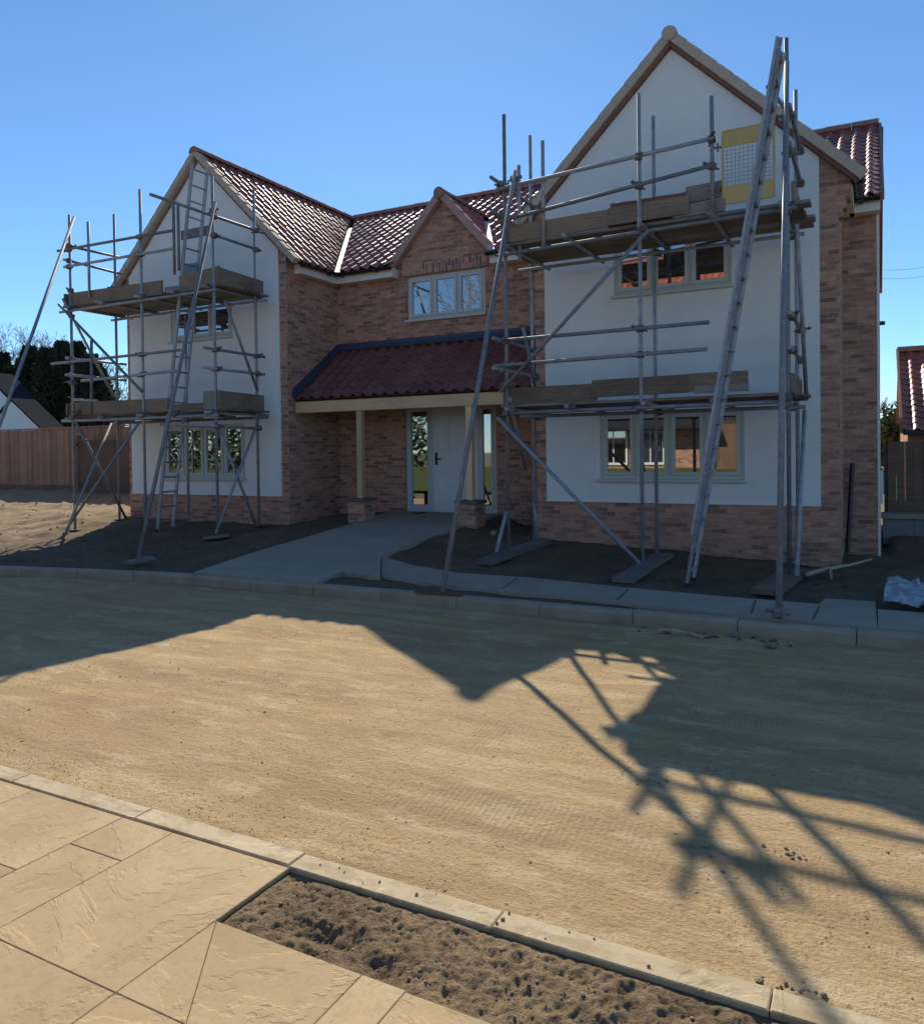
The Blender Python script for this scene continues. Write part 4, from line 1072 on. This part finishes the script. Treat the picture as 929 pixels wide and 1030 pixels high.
# things lying on or under the scaffolds
tag(rebase(obj("guard_board", bx(P(182, 241, 10.5), P(211, 227, 10.54)), M['board_grey']), P(182, 241, 10.5)), "weathered board fixed behind the left ladder near the gable peak", "board")
tag(rebase(obj("plastic_sheet_roll", bx(P(184, 279, 10.3), P(199, 264, 10.34), .01), M['bluegrey']), P(184, 279, 10.3)), "blue-grey panel standing on the upper left deck behind the ladder", "panel")
def sole(label, a, b, wd=.225, th=.05, mat='board_grey'):
    a = Vector(a); b = Vector(b); d = (b-a).normalized(); bm = bmesh.new()
    s = d.cross(Vector((0, 0, 1))).normalized(); bar(bm, a, b, wd, th, side=s)
    o = obj("sole_board", bm, M[mat]); rebase(o, (a+b)/2); return tag(o, label, "board", "timber sole boards under the scaffold feet")
def soz(px, py): p = at_s(px, py, lambda x, y: hg(x, y)+.03); return p
sole("long sole board under the left leg of the right scaffold", soz(487, 566), soz(548, 544), .24, .06)
sole("sole board under the middle leg of the right scaffold", soz(626, 584), soz(668, 558), .25, .05)
sole("sole board under the right leg of the right scaffold", soz(770, 596), soz(800, 574), .3, .05, 'board')
sole("short sole board at the foot of the left raking tube", at_z(128, 566, .17), at_z(153, 561, .19), .16, .04)
sole("thin dark board on the verge at the foot of the middle raking tube", at_z(419, 594.5, .14), at_z(464, 597.5, .14), .09, .03, 'fence_dark')
sole("sole board under the front corner leg of the left scaffold", soz(205, 541), soz(230, 538), .2, .04)

# ------------------------------------------------------------------ loose things
def crumple(name, corners, mat, label, cat, n=26, amp=.06, th=.004):
    bm = bmesh.new(); V = []
    c = [Vector(p) for p in corners]
    for j in range(n+1):
        row = []
        for i in range(n+1):
            u, v = i/n, j/n
            p = c[0].lerp(c[1], u).lerp(c[3].lerp(c[2], u), v)
            z = abs(noise.fractal(Vector((u*6, v*4, 2)), .9, 2, 4))*amp*2.2 + noise.fractal(Vector((u*14, v*9, 7)), .8, 2, 3)*amp*.4
            row.append(bm.verts.new(p+Vector((noise.noise(Vector((u*5, v*5, 1)))*.05, noise.noise(Vector((u*5, v*5, 4)))*.05, .02+max(0, z)))))
        V.append(row)
    for j in range(n):
        for i in range(n): bm.faces.new((V[j][i], V[j][i+1], V[j+1][i+1], V[j+1][i]))
    r = bmesh.ops.solidify(bm, geom=bm.faces[:], thickness=th)
    o = obj(name, bm, mat, smooth=True); return tag(o, label, cat)
z_ = .15
crumple("plastic_sheet", [at_z(888, 609, z_), at_z(985, 622, z_), at_z(975, 596, z_), at_z(893, 584, z_)], M['polythene'], "crumpled pale blue plastic sheet lying by the path at the right", "plastic sheet", amp=.05)
bm = bmesh.new(); pts = [soz(812, 581), soz(832, 576), soz(851, 572.5), soz(876, 566.5)]
for k, (a, b) in enumerate(zip(pts, pts[1:])): tube(bm, a+Vector((0, 0, .04)), b+Vector((0, 0, .05)), .028-.005*k, 8, .024-.005*k)
tube(bm, pts[1]+Vector((.03, 0, .04)), soz(836, 584)+Vector((0, 0, .02)), .018, 6, .01)
tag(rebase(obj("fallen_branch", bm, M['stick']), pts[1]), "pale crooked branch lying on the soil by the right wall", "branch")
bm = bmesh.new(); pts = [at_z(663, 634, .03), at_z(675, 633.5, .06), at_z(692, 637, .02), at_z(706, 640.5, .03)]
for k, (a, b) in enumerate(zip(pts, pts[1:])): tube(bm, a, b, .016, 7, .013)
tag(rebase(obj("broken_stick", bm, M['stick']), pts[0]), "small broken stick lying in the road against the far kerb", "stick")
bm = bmesh.new(); tube(bm, at_y(852, 556, 12.55), at_y(857, 466, 12.72), .032, 12); tag(rebase(obj("drainpipe", bm, M['black']), at_y(852, 556, 12.55)), "length of black drainpipe propped upright against the right brick wall", "pipe")
for (p, r, lab) in (((496, 538), .07, "pale stone on the soil beside the right porch pier"), ((738, 640), .06, "grey rubble lump in the gutter near the broken stick"), ((775, 651), .05, "flat pale stone lying on the road near the right raking tube")):
    c = soz(*p) if p[1] < 620 else at_z(*p, .01); bm = bmesh.new(); add_stone(bm, c.x, c.y, c.z+r*.3, r); tag(rebase(obj("stone", bm, M['block']), c), lab, "stone")

# ------------------------------------------------------------------ left boundary
def fence(name, label, x0, x1, Y, zb, zt, mat, bw=.125, cap=True, group=None, gap=.012):
    t = thing(name, label, "fence", (x0, Y, zb), group)
    bm = bmesh.new(); x = x0
    while x < x1-.01:
        j = random.uniform(-.008, .008); x2 = min(x1, x+bw)
        n0 = len(bm.faces); box(bm, (x, Y-.018+j*1.2, zb+.15), (x2-gap, Y+.004, zt+j*.8)); x += bw
        bm.faces.ensure_lookup_table(); lay_ = bm.loops.layers.float_color.get('slab') or bm.loops.layers.float_color.new('slab'); c_ = random.random()
        bm.faces.ensure_lookup_table()
        for f in bm.faces[n0:]:
            for lp in f.loops: lp[lay_] = (c_, c_, c_, 1)
    obj("board_panel", bm, M[mat], t)
    obj("gravel_board", bx((x0, Y-.03, zb-.25), (x1, Y+.02, zb+.149)), M['fence_dark'], t)
    if cap: obj("capping_rail", bx((x0, Y-.05, zt+.012), (x1, Y+.05, zt+.05)), M[mat], t)
    x = x0
    while x < x1:
        obj("post", bx((x-.05, Y+.022, zb-.3), (x+.05, Y+.12, zt)), M[mat], t); x += 1.9
    return t
fence("timber_fence", "tall orange-brown close-board fence on the left boundary", -31, -13.9, 15.0, .62, 2.43, 'fence')
tg = thing("timber_gate", "dark brown boarded gate between the left fence and the house", "gate", (-18.3, 14.5, .4))
gxa, gxb = at_y(79, 470, 14.5).x, -13.95
bm = bmesh.new(); x = gxa
while x < gxb: box(bm, (x, 14.48, .42), (min(gxb, x+.14)-.006, 14.51, 2.06)); x += .14
obj("board_panel", bm, M['fence_dark'], tg)
obj("post", bx((gxa-.06, 14.45, .3), (gxa+.06, 14.57, 2.2)), M['fence_dark'], tg); obj("rail", bx((gxa, 14.45, 1.9), (gxb, 14.479, 1.98)), M['fence_dark'], tg)

# ------------------------------------------------------------------ right boundary
bm = bmesh.new()
fence("timber_fence", "dark stained close-board fence on a low wall right of the house", .18, 6, 14.6, .57, 1.68, 'fence_dark', cap=False, gap=.003)
lw = thing("block_wall", "low grey block retaining wall below the right fence", "wall", (.1, 14.1, .1))
bm = bmesh.new(); x = .1
while x < 6: 
    for k in range(1): box(bm, (x, 14.1, .05), (x+.436, 14.3, .46), .006)
    x += .44
obj("wall", bm, M['block'], lw); obj("coping", bx((.08, 14.05, .462), (6, 14.5, .54), .01), M['kerbstone'], lw)
# garage
gr = thing("brick_garage", "small brick garage with bright red pantile roof beyond the right fence", "garage", (.43, 19, 0))
GY = 22.4; gx = at_y(903, 349, GY).x; ge = at_y(904, 433, 19).z; gr_z = at_y(903, 354, GY).z
bm = bmesh.new(); box(bm, (gx+.10, 19.25, -.1), (gx+7, 25.6, ge+.02)); obj("wall", bm, M['far_brick'], gr)
gs = (gr_z-ge)/(GY-19)
pantiles("roof", (gx, 19, ge), (1, 0, 0), (0, 1, gs), 7.2, (GY-19)*math.hypot(1, gs), [], mat='tile2', parent=gr, cover=.26)
bm = bmesh.new(); quad(bm, (gx, GY, gr_z), (gx+7.2, GY, gr_z), (gx+7.2, 25.9, ge), (gx, 25.9, ge)); prism(bm, [(gx+.1, 19.25, ge), (gx+.1, 25.6, ge), (gx+.1, GY, gr_z-.08)], (.2, 0, 0)); obj("rear_roof", bm, M['far_brick'], gr)
obj("gutter", bx((gx, 18.9, ge-.1), (gx+7.2, 19.0, ge-.01), .01), M['black'], gr); bm = bmesh.new(); bar(bm, (gx-.02, 18.98, ge), (gx-.02, GY, gr_z+.03), .05, .12, side=(1, 0, 0)); bar(bm, (gx-.02, GY, gr_z+.06), (gx+7, GY, gr_z+.06), .2, .12); obj("verge", bm, M['ridge'], gr)

# ------------------------------------------------------------------ far white house
wh = thing("white_house", "white gabled house with dark slate roof beyond the left fence", "house", (-46, 30, 0))
ap = at_y(12, 403, 30); rt = at_y(36, 426, 30); sl_ = (ap.z-rt.z)/(rt.x-ap.x)
bm = bmesh.new(); prism(bm, [(ap.x-4, 30, 0), (ap.x+4, 30, 0), (ap.x+4, 30, ap.z-sl_*4), (ap.x, 30, ap.z), (ap.x-4, 30, ap.z-sl_*4)], (0, .3, 0)); obj("gable_wall", bm, M['whitewall'], wh)
bm = bmesh.new()
for s in (1, -1): prism(bm, [(ap.x, 29.9, ap.z+.02), (ap.x+s*4.2, 29.9, ap.z-sl_*4.2), (ap.x+s*4.2, 29.9, ap.z-sl_*4.2+.12), (ap.x, 29.9, ap.z+.16)], (0, 1.6, 0))
obj("roof", bm, M['slate'], wh)
a2 = at_y(-14, 377, 33); r2 = at_y(8, 400, 33); s2 = (a2.z-r2.z)/(r2.x-a2.x)
bm = bmesh.new(); prism(bm, [(a2.x-5, 33, 0), (a2.x+3.0, 33, 0), (a2.x+3.0, 33, a2.z-s2*3.0), (a2.x, 33, a2.z), (a2.x-5, 33, a2.z-s2*5)], (0, .3, 0)); obj("gable_wall", bm, M['whitewall'], wh)
bm = bmesh.new()
for s in (1, -1): prism(bm, [(a2.x, 32.9, a2.z+.02), (a2.x+s*3.2, 32.9, a2.z-s2*3.2), (a2.x+s*3.2, 32.9, a2.z-s2*3.2+.2), (a2.x, 32.9, a2.z+.2)], (0, 2.0, 0))
obj("roof", bm, M['slate'], wh)

# ------------------------------------------------------------------ trees
def conifer(base, h, rad, label, dens=7500):
    t = thing("conifer_tree", label, "tree", base, "dark conifers beyond the left fence")
    bm = bmesh.new(); tube(bm, base, Vector(base)+Vector((0, 0, h*.9)), .16, 8, .03); obj("trunk", bm, M['bark'], t)
    bm = bmesh.new(); B = Vector(base); seed = random.uniform(0, 99)
    for _ in range(dens):
        s = random.random()**.8; ang = random.uniform(0, 2*PI)
        lob = .78+.34*noise.noise(Vector((math.cos(ang)*1.6+seed, math.sin(ang)*1.6, s*4)))
        r = rad*lob*(1-s**1.6*.86)*random.uniform(.35, 1.05)**.5
        p = B+Vector((math.cos(ang)*r, math.sin(ang)*r, .3+s*(h-.3)))
        L = random.uniform(.15, .42); d = Vector((math.cos(ang)*.6+random.gauss(0, .3), math.sin(ang)*.6+random.gauss(0, .3), random.uniform(.2, 1))).normalized()
        sd = d.cross(Vector((random.gauss(0, 1), random.gauss(0, 1), random.gauss(0, 1)))).normalized()*random.uniform(.05, .13)
        bm.faces.new([bm.verts.new(q) for q in (p-sd, p+d*L*.6-sd*.8, p+d*L, p+d*L*.6+sd*.8, p+sd)])
    obj("crown", bm, M['needles'], t, uv=False, recalc=False)
def bare(base, h, label, seed, group="bare winter trees", spread=.5, mat='twig', thin=1.0, depth=7):
    rnd = random.Random(seed)
    t = thing("bare_tree", label, "tree", base, group); trunk = bmesh.new(); crown = bmesh.new()
    def rec(p, d, L, r, lev):
        segs = 3; q = p
        for k in range(segs):
            dd = (d+Vector((rnd.gauss(0, .13), rnd.gauss(0, .13), rnd.gauss(0, .08)+.03))).normalized()
            e = q+dd*(L/segs); r2 = r*(.86 if lev else .9)
            tube(trunk if lev == 0 else crown, q, e, max(r, .006*thin), 5 if lev < 2 else 3, max(r2, .005*thin)); q = e; r = r2; d = dd
            if lev > 0 and lev < depth and k < 2 and rnd.random() < .75:
                a = d.cross(Vector((rnd.gauss(0, 1), rnd.gauss(0, 1), rnd.gauss(0, 1)))).normalized()
                rec(q, (d*.75+a*rnd.uniform(.4, .8)).normalized(), L*rnd.uniform(.45, .62), r*.55, lev+2 if lev < depth-1 else depth)
        if lev >= depth: return
        for _ in range(3 if lev < 2 else 2):
            a = d.cross(Vector((rnd.gauss(0, 1), rnd.gauss(0, 1), rnd.gauss(0, 1)))).normalized()
            rec(q, (d+a*rnd.uniform(spread*.6, spread*1.3)).normalized(), L*rnd.uniform(.62, .82), r*.66, lev+1)
    rec(Vector(base), Vector((0, 0, 1)), h*.27, h*.016, 0)
    obj("trunk", trunk, M['bark'], t, uv=False); obj("crown", crown, M[mat], t, uv=False)
# conifer row
con = [(3, 356, 44), (22, 362, 46), (12, 372, 38), (30, 350, 41), (47, 352, 37), (62, 345, 40), (78, 346, 43), (92, 358, 38), (100, 372, 42), (-12, 380, 40)]
adj = ["dark conifer directly above the upper white gable", "pointed dark conifer behind and between the first conifers", "second dark conifer from the left end of the row", "tall dark conifer rising third in the row behind the slate roof", "broad dark conifer in the middle of the row", "tallest dark conifer, behind the scaffold's left corner", "dark conifer just right of the tallest one in the row", "small dark conifer seen through the left scaffold bay", "last dark conifer of the row, nearest the house corner", "first dark conifer of the row, above the white gable"]
for (px_, py_, Y), lb in zip(con, adj):
    top = at_y(px_, py_, Y); conifer((top.x, Y, 0), top.z, random.uniform(2.4, 3.3), lb)
bt = [(22, 328, 52, "bare winter tree above the left end of the conifers"), (52, 322, 56, "tallest bare winter tree behind the conifer row"), (84, 345, 50, "bare winter tree seen through the left scaffold"), (112, 372, 46, "low bare tree by the left corner of the house"), (0, 340, 50, "bare winter tree at the left edge behind the white house"), (36, 331, 60, "slender bare tree between the two highest bare crowns"), (68, 334, 58, "bare tree whose crown tops the conifers left of the scaffold"), (98, 352, 54, "thin bare tree filling the gap under the left scaffold deck"), (10, 318, 62, "high bare tree at the far left, left of the tallest bare crown"), (88, 326, 64, "high bare tree just left of the tubes at the scaffold corner")]
for k, (px_, py_, Y, lb) in enumerate(bt):
    top = at_y(px_, py_, Y); bare((top.x, Y, 0), top.z*1.02, lb, 11+k, thin=3.2)
p_ = at_y(897, 395, 30); bare((p_.x-.3, 30, 0), p_.z*1.1, "bare tree behind the garage at the right", 31, thin=2)
def bushy(base, h, rad, label, mat, cat="shrub", name="ivy_shrub", n=1500):
    t = thing(name, label, cat, base); bm = bmesh.new(); B = Vector(base)
    tube(bm, B, B+Vector((0, 0, h*.7)), .07, 6, .03); obj("stem", bm, M['bark'], t); bm = bmesh.new()
    for _ in range(n):
        d = Vector((random.gauss(0, 1), random.gauss(0, 1), random.gauss(0, 1))).normalized(); r = random.random()**.4*(.75+.5*noise.noise(d*2+B))
        p = B+Vector((d.x*rad*r, d.y*rad*r, h*.55+d.z*h*.45*r)); a = Vector((random.gauss(0, 1), random.gauss(0, 1), random.gauss(0, 1))).normalized()*.09; b_ = a.cross(d).normalized()*.06
        bm.faces.new([bm.verts.new(q) for q in (p-a, p+b_, p+a, p-b_)])
    obj("foliage", bm, M[mat], t, uv=False, recalc=False)
q_ = at_y(893, 408, 26); bushy((q_.x, 26, 0), q_.z+.3, .8, "ivy-covered shrub between the house and the garage", 'ivy')

# overhead cables
for y0, lb in ((268, "upper thin overhead cable in the sky at the right"), (277, "lower thin overhead cable in the sky at the right")):
    bm = bmesh.new(); a = at_y(880, y0+3, 34); b = at_y(960, y0-7, 34); n = 10
    for k in range(n):
        s0, s1 = k/n, (k+1)/n; f = lambda s: a.lerp(b, s)+Vector((0, 0, -.15*math.sin(PI*s)))
        tube(bm, f(s0), f(s1), .006, 5)
    tag(rebase(obj("overhead_cable", bm, M['black']), a), lb, "cable", "overhead cables")

# ------------------------------------------------------------------ across the road, behind the camera: seen in the window reflections
bm = bmesh.new(); bmesh.ops.create_grid(bm, x_segments=2, y_segments=2, size=1)
for v in bm.verts: v.co = Vector((-14+v.co.x*30, -5.6+v.co.y*2.7, -.03+(1-v.co.y)*.45))
struct("lawn", bm, M['grass'])
oh = thing("opposite_house", "two-storey red-roofed brick house across the road, reflected in the windows", "house", (-8, -8.5, 0))
bm = bmesh.new(); box(bm, (-14, -17, -.1), (-5.6, -8.3, 5.5)); obj("wall", bm, M['far_brick'], oh)
pantiles("roof", (-5.2, -7.95, 5.45), (-1, 0, 0), (0, -1, 1.0), 9.2, 6.9, [], mat='tile2', parent=oh, cover=.3, gauge=.36)
bm = bmesh.new(); quad(bm, (-14.3, -12.85, 10.3), (-5.2, -12.85, 10.3), (-5.2, -17.3, 5.4), (-14.3, -17.3, 5.4)); obj("rear_roof", bm, M['far_brick'], oh)
for x in (-12.9, -10.0, -8.5, -6.9):
    for z in (1.0, 3.8):
        if x > -7.5 and z < 2: continue
        ws = obj("window", bx((x, -8.29, z), (x+1.15, -8.22, z+1.5)), M['white'], oh)
        for k in range(2): obj("pane", bx((x+.08+k*.52, -8.24, z+.1), (x+.55+k*.52, -8.21, z+1.4)), M['glass'], ws)
bm = bmesh.new(); prism(bm, [(-14.1, -8.28, 3.3), (-14.1, -7.3, 2.5), (-14.1, -7.3, 2.38), (-14.1, -8.28, 2.38)], (8.6, 0, 0)); obj('added_canopy', bm, M['slate'], oh)  # slate band added to darken the reflection in the lower right panes
fence('timber_fence', 'brown close-board fence across the road, reflected in the lower right window', -5.5, 3, -8.2, .75, 2.6, 'fence_dark', gap=.003)
hd = thing("hedge", "tall dark hedge across the road, reflected in the left windows", "hedge", (-32, -9, 0)); bm = bmesh.new()
for _ in range(9000):
    p = Vector((random.uniform(-50, -19), -9+random.gauss(0, .7), 4.2*random.random()**.8)); a_ = Vector((random.gauss(0, 1), random.gauss(0, 1), random.gauss(0, 1))).normalized()*.16; b_ = a_.cross(Vector((random.gauss(0, 1), 1, random.gauss(0, 1)))).normalized()*.12
    bm.faces.new([bm.verts.new(q) for q in (p-a_, p+b_, p+a_, p-b_)])
obj("foliage", bm, M['ivy'], hd, uv=False, recalc=False)
bare((-17.5, -8.2, 0), 11.5, "bare tree across the road, reflected in the centre window", 77, thin=2)
